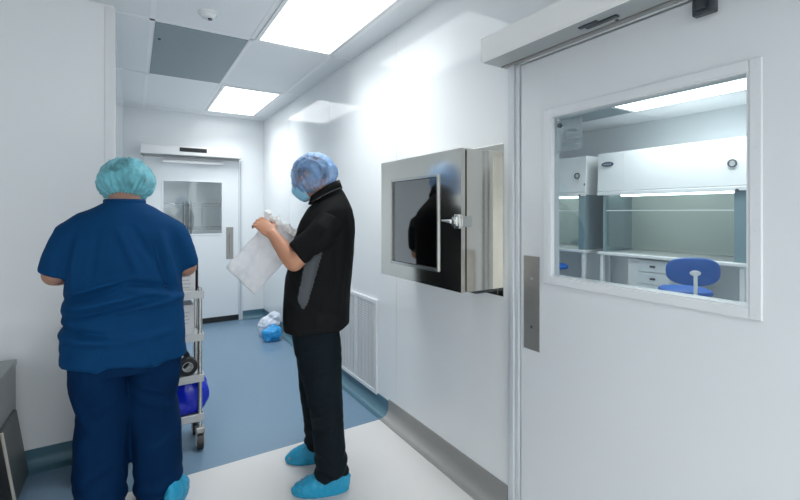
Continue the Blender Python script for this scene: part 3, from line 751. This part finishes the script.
def frame_mat(origin, yaxis, zaxis):
    y = Vector(yaxis).normalized(); z = Vector(zaxis); z = (z - y*z.dot(y)).normalized(); x = y.cross(z)
    m = Matrix((( x.x, y.x, z.x), (x.y, y.y, z.y), (x.z, y.z, z.z))).to_4x4(); m.translation = Vector(origin); return m
def shoe_cover(root, toe, heel, h=0.11, name='shoe_cover'):
    """bulging elastic overshoe from heel to toe, on the floor"""
    toe, heel = Vector(toe), Vector(heel); d = toe-heel; L = d.length; y = d.normalized(); x = Vector((y.y, -y.x, 0))
    b = NB(); n = 36; rings = []
    for z, k in ((0.0,0.90),(0.006,0.97),(0.03,1.0),(0.055,0.93),(0.075,0.78),(0.092,0.6),(0.104,0.42),(0.112,0.25)):
        rg = []
        for i in range(n):
            a = 2*PI*i/n; c, s = math.cos(a), math.sin(a)
            kk = k
            ly = s*L/2*1.0
            # upper rings retreat from the toe towards the ankle
            back = -L*0.16*max(0, (z-0.03)/0.08)
            lx = c*0.052*(1+0.10*s)*min(1, kk+0.08)
            zz = z
            if z > 0.05: zz = z + 0.02*max(0, -s)
            p = heel + y*(L/2 + ly*kk + back) + x*lx; rg.append(Vector((p.x, p.y, zz)))
        rings.append(rg)
    loft(b, rings); b = fuse(b, 0.006, 2)
    displace(b, lambda p, nn: (0.005*fnoise(p, (45,45,30)) + 0.003*fnoise(p, (90,90,70), 4)) if p.z > 0.012 else 0)
    for v in b.verts: v.co.z = max(v.co.z, 0.0012)
    return obj(name, b, 'shoe', root, 'all')

# ---------------------------------------------------------------- man in navy scrubs (faces +Y)
P1 = thing('person', 'person in navy blue scrubs and teal hair cap standing with their back to the viewer', 'person', (-0.035, 2.47, 0))
LEGS1 = (-0.095, 0.140)
b = NB()
# trunk, neck, head
loft(b, [ell(0.015, 0, z, rx, ry, 32, 2.3) for z, rx, ry in ((0.80,.20,.14),(0.90,.215,.15),(1.02,.215,.15),(1.15,.21,.135),(1.28,.215,.12),(1.36,.17,.09),(1.41,.12,.07),(1.44,.06,.06))])
tube(b, [(0,0.0,1.38),(0.0,0.012,1.50),(0,0.03,1.57)], [0.072,0.070,0.068], 20)
H1 = frame_mat((0.006, 0.045, 1.585), (0, 0.93, -0.36), (0, 0.36, 0.93))
head_geo(b, H1)
for s in (-1, 1):
    tube(b, [(s*0.15,0,1.350),(s*0.222,-0.01,1.27),(s*0.268,0.0,1.168)], [0.045,0.050,0.045], 18)
    wr = Vector((s*0.20, 0.27, 1.125))
    tube(b, [(s*0.268,0.0,1.168),(s*0.262,0.09,1.150),tuple(wr)], [0.050,0.046,0.028], 18)
    hand_geo(b, frame_mat(wr, (-s*0.35, 0.93, -0.06), (0, -0.1, 1)), side=-s, curl=0.35)
for s, cx in zip((-1, 1), LEGS1):
    tube(b, [(0.015+s*0.11,0,0.84),(cx*0.98,0.01,0.50),(cx,0.0,0.28),(cx,-0.01,0.08)], [0.10,0.072,0.062,0.042], 20)
    tube(b, [(cx,-0.03,0.045),(cx+0.01*s,0.06,0.04),(cx+0.02*s,0.16,0.032)], [(0.034,0.03),(0.038,0.028),(0.036,0.022)], 16, flat=(1,0,0))
b = fuse(b, 0.0055, 2)
obj('body', b, 'skin_p', P1, 'all')
for s in (-1, 1):
    b = NB(); ball(b, H1 @ Vector((s*0.031, 0.083, 0.002)), 0.0125, 14); ey = obj('eye', b, 'eye', P1, True)
    b = NB(); ball(b, H1 @ Vector((s*0.031, 0.091, 0.001)), 0.006, 10); obj('iris', b, 'iris', ey, True)
# hair under the cap
b = NB(); ball(b, (0,-0.018,0.030), (0.082,0.098,0.090), 24); ball(b, (0,-0.055,-0.02), (0.068,0.05,0.055), 20); bmesh.ops.transform(b, matrix=H1, verts=b.verts)
b = fuse(b, 0.008, 1); displace(b, lambda p, n: 0.003*fnoise(p, (60,60,60))); obj('hair', b, 'hair', P1, 'all')
# bouffant cap
def bouffant(parent, m, c, r, Mx, seed, puck=0.010, bottom=-0.6):
    b = NB(); bmesh.ops.create_uvsphere(b, u_segments=120, v_segments=70, radius=1)
    out = []
    for v in b.verts:
        n = v.co.copy(); a = math.atan2(n.y, n.x); z = n.z
        k = 1.0
        if z < bottom: k = 1 - 0.55*((bottom-z)/(1+bottom))**0.8
        flare = 1 + 0.05*math.exp(-((z+0.25)/0.3)**2)
        q = Vector((n.x*r[0]*k*flare, n.y*r[1]*k*flare, max(z, bottom-0.12*(1 if z < bottom else 0))*r[2]))
        # pleats gather towards the elastic, irregular on the crown
        ple = 0.35*puck*math.sin(a*26+3*noise.noise(n*3+Vector((seed,0,0))))*max(0, min(1, (0.35-z)))
        rid = abs(noise.noise(Vector((n.x*4.2+seed*1.3, n.y*2.0+2, n.z*1.6+1)))); rid2 = abs(noise.noise(Vector((n.x*3.0+1, n.y*5.5+seed, n.z*2.6+3))))
        q += n*(ple + 0.75*puck*(1.5*(0.22-min(rid,0.3)**0.8)+1.2*(0.2-min(rid2,0.3)**0.8)))
        v.co = Vector(c) + q
    bmesh.ops.transform(b, matrix=Mx, verts=b.verts)
    return obj('hair_cap', b, m, parent, 'all')
bouffant(P1, 'cap_teal', (0, -0.008, 0.018), (0.121, 0.130, 0.112), H1, 2.0, 0.014, -0.80)
b = NB()    # the elastic band edge low on the neck
n = 60; rr = []
for i in range(n+1):
    a = 2*PI*i/n; rr.append(H1 @ Vector((0.094*math.cos(a), -0.008+0.104*math.sin(a), -0.072+0.004*math.sin(11*a))))
# scrub top
b = NB()
cx0 = 0.012
loft(b, [ell(cx0+dx, y, z, rx, ry, 48, p, tx=(-0.06 if z < 0.78 else 0)) for z, rx, ry, y, p, dx in (
    (0.738,.262,.165,0.0,2.5,-.008),(0.80,.257,.168,0,2.5,-.008),(0.90,.254,.170,0,2.5,-.008),(1.0,.248,.166,-.002,2.4,-.008),(1.12,.240,.155,-.005,2.4,-.006),
    (1.24,.228,.145,-.008,2.4,-.003),(1.34,.220,.130,-.010,2.3,-.006),(1.40,.212,.113,-.010,2.2,-.01),(1.44,.180,.098,-.008,2.1,-.012),(1.468,.132,.088,0,2,-.012),(1.492,.088,.084,.006,2,-.012),(1.500,.080,.078,.008,2,-.012))])
for s in (-1, 1):
    tube(b, [(s*0.130,-0.005,1.385),(s*0.200,-0.010,1.335),(s*0.236,-0.012,1.240),(s*0.262,0.0,1.165)], [0.078,(0.082,0.078),(0.078,0.070),(0.074,0.066)], 24, cap=False)
b = fuse(b, 0.0065, 16)
CR1 = []
def c1(x0, z0, x1, z1, w, h): CR1.append(((x0, -0.16, z0), (x1, -0.16, z1), w, h*1.8))
# drag folds across the lower back, sweeping out to both sides
c1(-0.20,1.085, 0.03,1.155,0.016, 0.012); c1(-0.23,1.055,-0.03,1.115,0.014,-0.012); c1(-0.22,1.02,0.10,1.075,0.018,0.013)
c1(-0.24,0.98,0.05,1.03,0.014,-0.011); c1(-0.10,1.00,0.24,1.03,0.018,0.012); c1(0.0,1.10,0.22,1.04,0.016,0.011); c1(0.02,1.125,0.20,1.09,0.014,-0.010)
c1(-0.24,0.90,-0.02,0.865,0.020,0.014); c1(-0.25,0.935,-0.08,0.90,0.014,-0.012); c1(-0.05,0.86,0.20,0.88,0.018,0.006)
c1(-0.02,1.36,0.06,1.15,0.018,0.008); c1(0.03,1.38,0.14,1.18,0.016,-0.008); c1(0.15,1.34,0.21,1.08,0.018,0.010); c1(0.12,1.30,0.19,1.05,0.013,-0.009)
c1(-0.17,1.34,-0.20,1.12,0.018,0.009); c1(-0.10,1.36,-0.13,1.14,0.016,-0.006); c1(-0.06,0.84,-0.12,0.70,0.022,0.007); c1(0.10,0.84,0.14,0.70,0.022,0.007)
def d_top(p, n):
    d = 0
    for a_, b_, w_, h_ in CR1:
        q = Vector((p.x, -0.16, p.z))
        if p.y < 0.05: d += crease(q, a_, b_, w_, h_)
    d += 0.006*fnoise(p, (7,7,4)) + 0.0028*fnoise(p, (18,14,9), 5)
    d += 0.006*(abs(fnoise(p, (9,9,16), 11))-0.15) if abs(p.x) > 0.24 else 0
    # hem flares
    if p.z < 0.83: d += 0.005*math.sin(math.atan2(p.y, p.x)*5+1)*(0.83-p.z)/0.1
    return d
displace(b, d_top)
obj('scrub_top', b, 'scrub', P1, 'all')
b = NB()   # neck band
rings = []
for k in range(41):
    a = 2*PI*k/40; c = Vector((0.0+0.082*math.cos(a), 0.014+0.080*math.sin(a), 1.500-0.028*max(0, math.sin(a))))
    o_ = Vector((math.cos(a), math.sin(a), 0)); rings.append([c+o_*0.007*math.cos(t)+Vector((0,0,0.012*math.sin(t))) for t in [2*PI*j/8 for j in range(8)]])
loft(b, rings, cap=False); obj('neck_band', b, 'scrub', P1, 'all')
# trousers
b = NB()
loft(b, [ell(0.012, 0, z, rx, ry, 40, 2.5) for z, rx, ry in ((0.86,.225,.15),(0.80,.233,.155),(0.74,.233,.155),(0.70,.228,.15))][::-1])
for s, cx in zip((-1, 1), LEGS1):
    loft(b, [ell(c, y, z, rx, ry, 32, 2.3) for z, c, rx, ry, y in (
        (0.035, cx, .098, .105, .0),(0.05, cx, .101, .108, .0),(0.14,cx,.106,.108,.0),(0.24, cx*.99,.109,.110,.0),(0.38, cx*.98, .112, .115, .005),(0.52, (cx*.8+.0), .114,.125,.005),(0.66, .012+s*.116,.116,.14,.0),(0.76, .012+s*.115,.116,.14,0))])
b = fuse(b, 0.0065, 4)
def d_tr(p, n):
    z = p.z; s = 1 if p.x > 0.01 else -1
    d = 0.007*fnoise(p, (9,9,3.5)) + 0.004*fnoise(p, (16,16,10), 7)
    if z < 0.22: d += 0.010*math.sin(z*75 + 3*fnoise(p, (6,6,2)))*(0.22-z)/0.22
    q = Vector((p.x, -0.14, p.z))
    if p.y < 0.04:
        for (a_, b_, w_, h_) in (((0.03,-0.14,0.58),(0.22,-0.14,0.49),0.018,0.013),((0.03,-0.14,0.62),(0.2,-0.14,0.55),0.016,-0.010),((-0.02,-0.14,0.60),(-0.18,-0.14,0.50),0.02,0.010),
                                 ((-0.20,-0.14,0.62),(-0.12,-0.14,0.44),0.02,0.010),((0.22,-0.14,0.36),(0.08,-0.14,0.30),0.02,0.009),((-0.05,-0.14,0.30),(-0.20,-0.14,0.22),0.02,0.009),((0.2,-0.14,0.62),(0.17,-0.14,0.44),0.016,-0.009)):
            d += crease(q, a_, b_, w_, h_)
    return d
displace(b, d_tr)
for v in b.verts: v.co.z = max(v.co.z, 0.022)
obj('scrub_trousers', b, 'scrub_d', P1, 'all')
shoe_cover(P1, (LEGS1[0]-0.03, 0.21, 0), (LEGS1[0], -0.08, 0)); shoe_cover(P1, (LEGS1[1]+0.12, 0.10, 0), (LEGS1[1]+0.04, -0.13, 0), h=0.1)

# ---------------------------------------------------------------- man in black polo (camera-aligned local frame, faces local -x)
D2 = 2.37; U2 = (318-400)/F*D2
def cam2world(u, v): return (u*CS + v*SN, -u*SN + v*CS)
wx, wy = cam2world(U2, D2)
P2 = thing('person', 'person in black polo shirt, blue hair cap and face mask, holding a white bag', 'person', (wx, wy, 0), -PSI)
def px(x, y, v=0.0):
    dd = D2+v; return Vector(((x-400)/F*dd - U2, v, EYE-(y-HZ)*dd/F))
# body
b = NB()
loft(b, [ell((a0+a1)/2, 0, z, (a1-a0)/2, ry, 32, 2.2) for z, a0, a1, ry in ((0.80,-.09,.09,.12),(0.9,-.13,.13,.15),(1.02,-.13,.14,.15),(1.15,-.11,.155,.155),(1.28,-.07,.165,.15),(1.38,-.03,.155,.13),(1.44,.02,.14,.08),(1.47,.04,.11,.05))])
tube(b, [(0.09,0,1.42),(0.065,0,1.51),(0.015,0,1.60)], [0.062,0.060,0.062], 20)
th = math.radians(24)
H2 = frame_mat((-0.040, 0, 1.640), (-math.cos(th), 0.06, -math.sin(th)), (-math.sin(th), 0, math.cos(th)))
head_geo(b, H2)
shL = Vector((0.085, -0.150, 1.365)); elL = px(294, 262, -0.22); wrL = px(273, 234.5, -0.17)
tube(b, [shL, (shL+elL)/2+Vector((0.0,0,0)), elL], [0.045,0.050,0.047], 18)
tube(b, [elL, elL.lerp(wrL, 0.3)+Vector((0,0,-0.004)), wrL], [0.048,0.046,0.029], 18)
hand_geo(b, frame_mat(wrL, (-0.72, 0.18, 0.62), (0.35, -0.80, 0.50)), side=1, curl=0.5)
shR = Vector((0.075, 0.150, 1.375)); elR = Vector((-0.06, 0.225, 1.17)); wrR = Vector((-0.20, 0.035, 1.335))
tube(b, [shR, (shR+elR)/2, elR], [0.045,0.050,0.047], 18)
tube(b, [elR, elR.lerp(wrR, 0.3), wrR], [0.048,0.045,0.028], 18)
hand_geo(b, frame_mat(wrR, (-0.60, -0.45, 0.40), (-0.3, 0.85, 0.4)), side=1, curl=0.55)
hipN = Vector((0.0,-0.085,0.82)); knN = px(324, 396, -0.14); anN = px(331, 468, -0.15)
hipF = Vector((0.0,0.085,0.82)); knF = px(314, 395, 0.12); anF = px(316, 442, 0.14)
tube(b, [hipN, hipN.lerp(knN,.5), knN, anN.lerp(knN, .4), anN], [0.080,0.066,0.052,0.046,0.036], 20); tube(b, [hipF, hipF.lerp(knF,.5), knF, anF.lerp(knF,.4), anF], [0.080,0.066,0.052,0.046,0.036], 20)
toeN = px(291, 489, -0.165); heelN = px(350, 484, -0.125); toeF = px(285, 456, 0.12); heelF = px(330, 456, 0.155)
for tt_, hh_, an in ((toeN, heelN, anN), (toeF, heelF, anF)):
    a_ = Vector((hh_.x, hh_.y, 0.045)); b_ = Vector((tt_.x, tt_.y, 0.035))
    tube(b, [an, a_.lerp(b_, 0.24)], [0.034,0.030], 16); tube(b, [a_.lerp(b_, 0.14), a_.lerp(b_, 0.5), a_.lerp(b_, 0.86)], [(0.032,0.03),(0.036,0.03),(0.036,0.02)], 14, flat=(0,1,0))
b = fuse(b, 0.0042, 2)
obj('body', b, 'skin', P2, 'all')
for s in (-1, 1):
    b = NB(); ball(b, H2 @ Vector((s*0.031, 0.083, 0.002)), 0.0125, 14); ey = obj('eye', b, 'eye', P2, True)
    b = NB(); ball(b, H2 @ Vector((s*0.031, 0.091, 0.001)), 0.006, 10); obj('iris', b, 'iris', ey, True)
b = NB(); ball(b, (0,-0.018,0.032), (0.081,0.098,0.090), 24); ball(b, (0,-0.05,-0.005), (0.072,0.055,0.055), 20); bmesh.ops.transform(b, matrix=H2, verts=b.verts)
b = fuse(b, 0.008, 1); displace(b, lambda p, n: 0.003*fnoise(p, (60,60,60))); obj('hair', b, 'hair_r', P2, 'all')
bouffant(P2, 'cap_blue', (0, -0.022, 0.006), (0.105, 0.126, 0.122), H2, 7.3, 0.013, -0.62)
# face mask: shell over nose, cheeks and chin with ear loops
b = NB(); rings = []
for k, (zz, f, hw) in enumerate(((0.004,0.100,.050),(-0.008,0.117,.060),(-0.026,0.130,.066),(-0.045,0.128,.067),(-0.066,0.119,.063),(-0.088,0.108,.056),(-0.108,0.090,.045))):
    rg = []
    for i in range(25):
        s = -1+2*i/24; rg.append(Vector((s*hw, f - (f-0.035)*abs(s)**2.2*0.85, zz + 0.004*math.sin(k*3.1))))
    back = [Vector((p.x*0.93, p.y-0.006, p.z)) for p in rg[::-1]]
    rings.append(rg+back)
loft(b, rings); bmesh.ops.transform(b, matrix=H2, verts=b.verts); mk = obj('face_mask', b, 'mask', P2, 'all')
for s in (-1, 1):
    b = NB(); tube(b, [H2 @ Vector((s*0.060,0.050,-0.01)), H2 @ Vector((s*0.082,0.01,0.022)), H2 @ Vector((s*0.087,-0.028,0.01)), H2 @ Vector((s*0.082,-0.02,-0.03)), H2 @ Vector((s*0.062,0.045,-0.075))], 0.002, 8); obj('ear_loop', b, 'card', mk, True)
# polo shirt
b = NB()
loft(b, [ell((a0+a1)/2, 0, z, (a1-a0)/2, ry, 48, p, tx=tx) for z, a0, a1, ry, p, tx in (
    (0.818,-.178,.164,.182,2.4,0.06),(0.87,-.186,.170,.184,2.4,0.04),(0.965,-.182,.176,.182,2.4,0),(1.10,-.172,.188,.180,2.4,0),(1.24,-.140,.199,.184,2.3,0),(1.34,-.112,.204,.186,2.2,0),
    (1.405,-.090,.200,.182,2.1,0.0),(1.455,-.070,.188,.160,2,0.08),(1.495,-.052,.168,.115,2,0.2),(1.52,-.038,.145,.082,2,0.4),(1.543,-.030,.122,.074,2,0.6))])
slL = px(296.5, 254, -0.21)
tube(b, [Vector((0.085,-0.125,1.395)), Vector((0.060,-0.172,1.345)), slL.lerp(Vector((0.06,-0.175,1.335)), 0.45), slL], [0.078,(0.078,0.080),(0.070,0.074),(0.064,0.070)], 24, cap=False)
slR = shR.lerp(elR, 0.8)
tube(b, [Vector((0.08,0.13,1.375)), shR.lerp(elR,0.3), slR], [0.078,0.078,0.070], 24, cap=False)
b = fuse(b, 0.006, 4)
def d_polo(p, n):
    d = 0.005*fnoise(p, (8,8,4), 2) + 0.0025*fnoise(p, (18,18,9), 6)
    if p.y < 0.02:
        q = Vector((p.x, -0.18, p.z))
        for (x0, z0, x1, z1, w_, h_) in ((0.04,1.28,-0.02,1.02,.016,-.010),(0.09,1.25,0.06,0.95,.018,.007),(0.13,1.30,0.12,1.05,.016,-.005),(-0.13,1.12,-0.05,1.04,.014,.008),(-0.15,1.02,-0.04,0.96,.014,-.006),(0.02,0.98,0.14,0.90,.018,.006),(0.07,1.36,0.0,1.27,.014,.006)):
            d += crease(q, (x0,-0.18,z0), (x1,-0.18,z1), w_, h_)
    if p.z < 0.88: d += 0.006*math.sin(math.atan2(p.y, p.x)*6)*(0.88-p.z)/0.1
    return d
displace(b, d_polo)
# cut the grey side inserts out of the near and far flanks as material areas
obp = obj('polo_shirt', b, 'polo', P2, 'all')
obp.data.materials.append(M['polo_grey'])
for f in obp.data.polygons:
    c = f.center
    if abs(c.y) > 0.10 and 0.955 < c.z < 1.26:
        xm = 0.022 - 0.075*(1.26-c.z)/0.3; hw = 0.029+0.012*(c.z-1.0)/0.26
        if c.z < 1.0: hw = 0.029*max(0, (c.z-0.955)/0.045)**0.6; xm += 0.012*(1.0-c.z)/0.045
        if abs(c.x-xm) < hw and f.normal.y*c.y > 0 and (abs(c.y) < 0.215): f.material_index = 1
b = NB(); rings = []   # collar
for k in range(41):
    a = 2*PI*k/40; r = 0.078 + 0.004*math.sin(a)
    c = Vector((0.040+r*math.cos(a)*0.93, 0.070*math.sin(a), 1.556+0.60*(0.078*math.cos(a))))
    o_ = Vector((math.cos(a), math.sin(a), 0))
    rings.append([c+Vector((0,0,0.022)), c+o_*0.006+Vector((0,0,0.024)), c+o_*0.022+Vector((0,0,-0.018)), c+o_*0.012+Vector((0,0,-0.020)), c+o_*0.002+Vector((0,0,-0.01))])
loft(b, rings, cap=False); cl = obj('collar', b, 'polo', P2, 'all')
b = NB(); pts = []
for k in range(25):
    a = -PI*0.75+PI*1.5*k/24; r = 0.090
    pts.append(Vector((0.043+r*math.cos(a), 0.091*math.sin(a), 1.537+0.60*(0.078*math.cos(a)))))
tube(b, pts, 0.0022, 6); obj('collar_piping', b, 'polo_grey', cl, True)
# trousers
b = NB()
loft(b, [ell(-0.005, 0, z, rx, .158, 40, 2.4) for z, rx in ((0.79,.118),(0.82,.130),(0.88,.140))])
def leg(hip, kn, an, r):
    return tube(b, [hip, hip.lerp(kn,0.35), hip.lerp(kn,0.7), kn, kn.lerp(an,0.35), kn.lerp(an,0.7), an], r, 28, cap=False, flat=(1,0,0))
leg(Vector((0.0,-0.078,0.84)), px(325, 395, -0.13), px(332, 475, -0.145), [(0.128,.083),(0.122,.082),(0.106,.080),(0.092,.078),(0.083,.076),(0.080,.076),(0.086,.080)])
leg(Vector((-0.035,0.078,0.84)), px(315, 398, 0.12), px(317, 445, 0.14), [(0.112,.083),(0.110,.080),(0.098,.078),(0.082,.075),(0.074,.072),(0.068,.068),(0.066,.070)])
b = fuse(b, 0.006, 4)
def d_j(p, n):
    d = 0.006*fnoise(p, (10,10,5), 3) + 0.004*(abs(fnoise(p, (14,14,20), 9))-0.2)
    if p.z < 0.26: d += 0.011*math.sin(p.z*95 + 4*fnoise(p, (8,8,3)))*(0.26-p.z)/0.26
    q = Vector((p.x, -0.17, p.z))
    if p.y < 0:
        for (x0, z0, x1, z1, w_, h_) in ((0.12,0.66,-0.04,0.60,.018,.009),(0.12,0.52,-0.03,0.45,.018,-.010),(-0.08,0.50,0.05,0.42,.018,.011),(0.1,0.44,0.0,0.40,.014,.009),(0.10,0.36,0.0,0.33,.014,-.008),(-0.03,0.74,-0.10,0.66,.014,-.008)):
            d += crease(q, (x0,-0.17,z0), (x1,-0.17,z1), w_, h_)
    return d
displace(b, d_j)
obj('jeans', b, 'jean', P2, 'all')
shoe_cover(P2, (toeN.x, toeN.y, 0), (heelN.x, heelN.y, 0), name='shoe_cover'); shoe_cover(P2, (toeF.x, toeF.y, 0), (heelF.x, heelF.y, 0), name='shoe_cover')

# ---------------------------------------------------------------- the white bag in his hands
def P2w(p): x, y = cam2world(U2+p.x, D2+p.y); return Vector((x, y, p.z))
vB = -0.095
A0 = px(226, 267, vB-0.02); A1 = px(255, 295, vB); B0 = px(263, 226, vB-0.02); B1 = px(293, 251, vB+0.03)
T0 = px(267, 213, vB-0.005); T1 = px(297, 232, vB+0.04)
b = NB(); NU, NV = 30, 48; rings = []
for j in range(NV+1):
    t_ = j/NV
    if t_ < 0.80:
        k = t_/0.80; e0 = A0.lerp(B0, k); e1 = A1.lerp(B1, k)
    else:
        k = (t_-0.80)/0.20; e0 = B0.lerp(T0, k); e1 = B1.lerp(T1, k)
    th_ = 0.020*math.sin(PI*min(1, t_*1.1+0.02))**0.6 + 0.002
    if t_ > 0.72: th_ *= 0.7
    front = []; back = []
    for i in range(NU+1):
        s = i/NU; p = e0.lerp(e1, s); w_ = math.sin(PI*s)**0.5*th_ + 0.0008
        gat = 0.008*math.sin(s*22)*max(0, 1-abs(t_-0.80)/0.12)
        nn = 0.010*noise.noise(Vector((s*4, t_*6, 1.5))) + 0.006*(abs(noise.noise(Vector((s*9, t_*10, 4.5)))))
        wob = Vector((0.008*noise.noise(Vector((s*3, t_*5, 9))), 0, 0.008*noise.noise(Vector((s*3, t_*5, 14)))))
        if j == NV: wob += Vector((0,0,0.008*math.sin(s*17)))
        front.append(p+wob+Vector((0, -w_+gat+nn, 0))); back.append(p+wob+Vector((0, w_+gat+nn, 0)))
    rings.append([P2w(q) for q in front + back[::-1]])
loft(b, rings)
c0 = P2w((A0+B1)/2)
bmesh.ops.translate(b, vec=-c0, verts=b.verts)
o = obj('plastic_bag', b, 'bag_film', None, 'all', tuple(c0)); tag(o, 'crumpled translucent white bag held up in the hands of the person in black', 'plastic bag')

b = NB(); pts = []; rad = []
for k in range(15):
    q = k/14; p = T0.lerp(T1, q)+Vector((0.004*math.sin(k*1.9), -0.016, -0.010+0.010*math.sin(k*2.7))); pts.append(P2w(p)-c0); rad.append((0.022+0.008*math.sin(k*1.3+1), 0.010+0.004*math.sin(k*2.3)))
tube(b, pts, rad, 14); b = fuse(b, 0.004, 1); displace(b, lambda p, n: 0.008*fnoise(p, (45,45,45)) + 0.004*fnoise(p, (90,90,90), 3))
obj('folded_rim', b, 'rim', o, 'all')

# ---------------------------------------------------------------- world and view
w = bpy.data.worlds.new('world'); scene.world = w; w.use_nodes = True
w.node_tree.nodes['Background'].inputs[0].default_value = (0.7,0.8,0.9,1); w.node_tree.nodes['Background'].inputs[1].default_value = 0.3
vs = scene.view_settings
vs.view_transform = 'Standard'; vs.look = 'None'; vs.gamma = 1.0; vs.use_curve_mapping = False; vs.exposure = 0.26
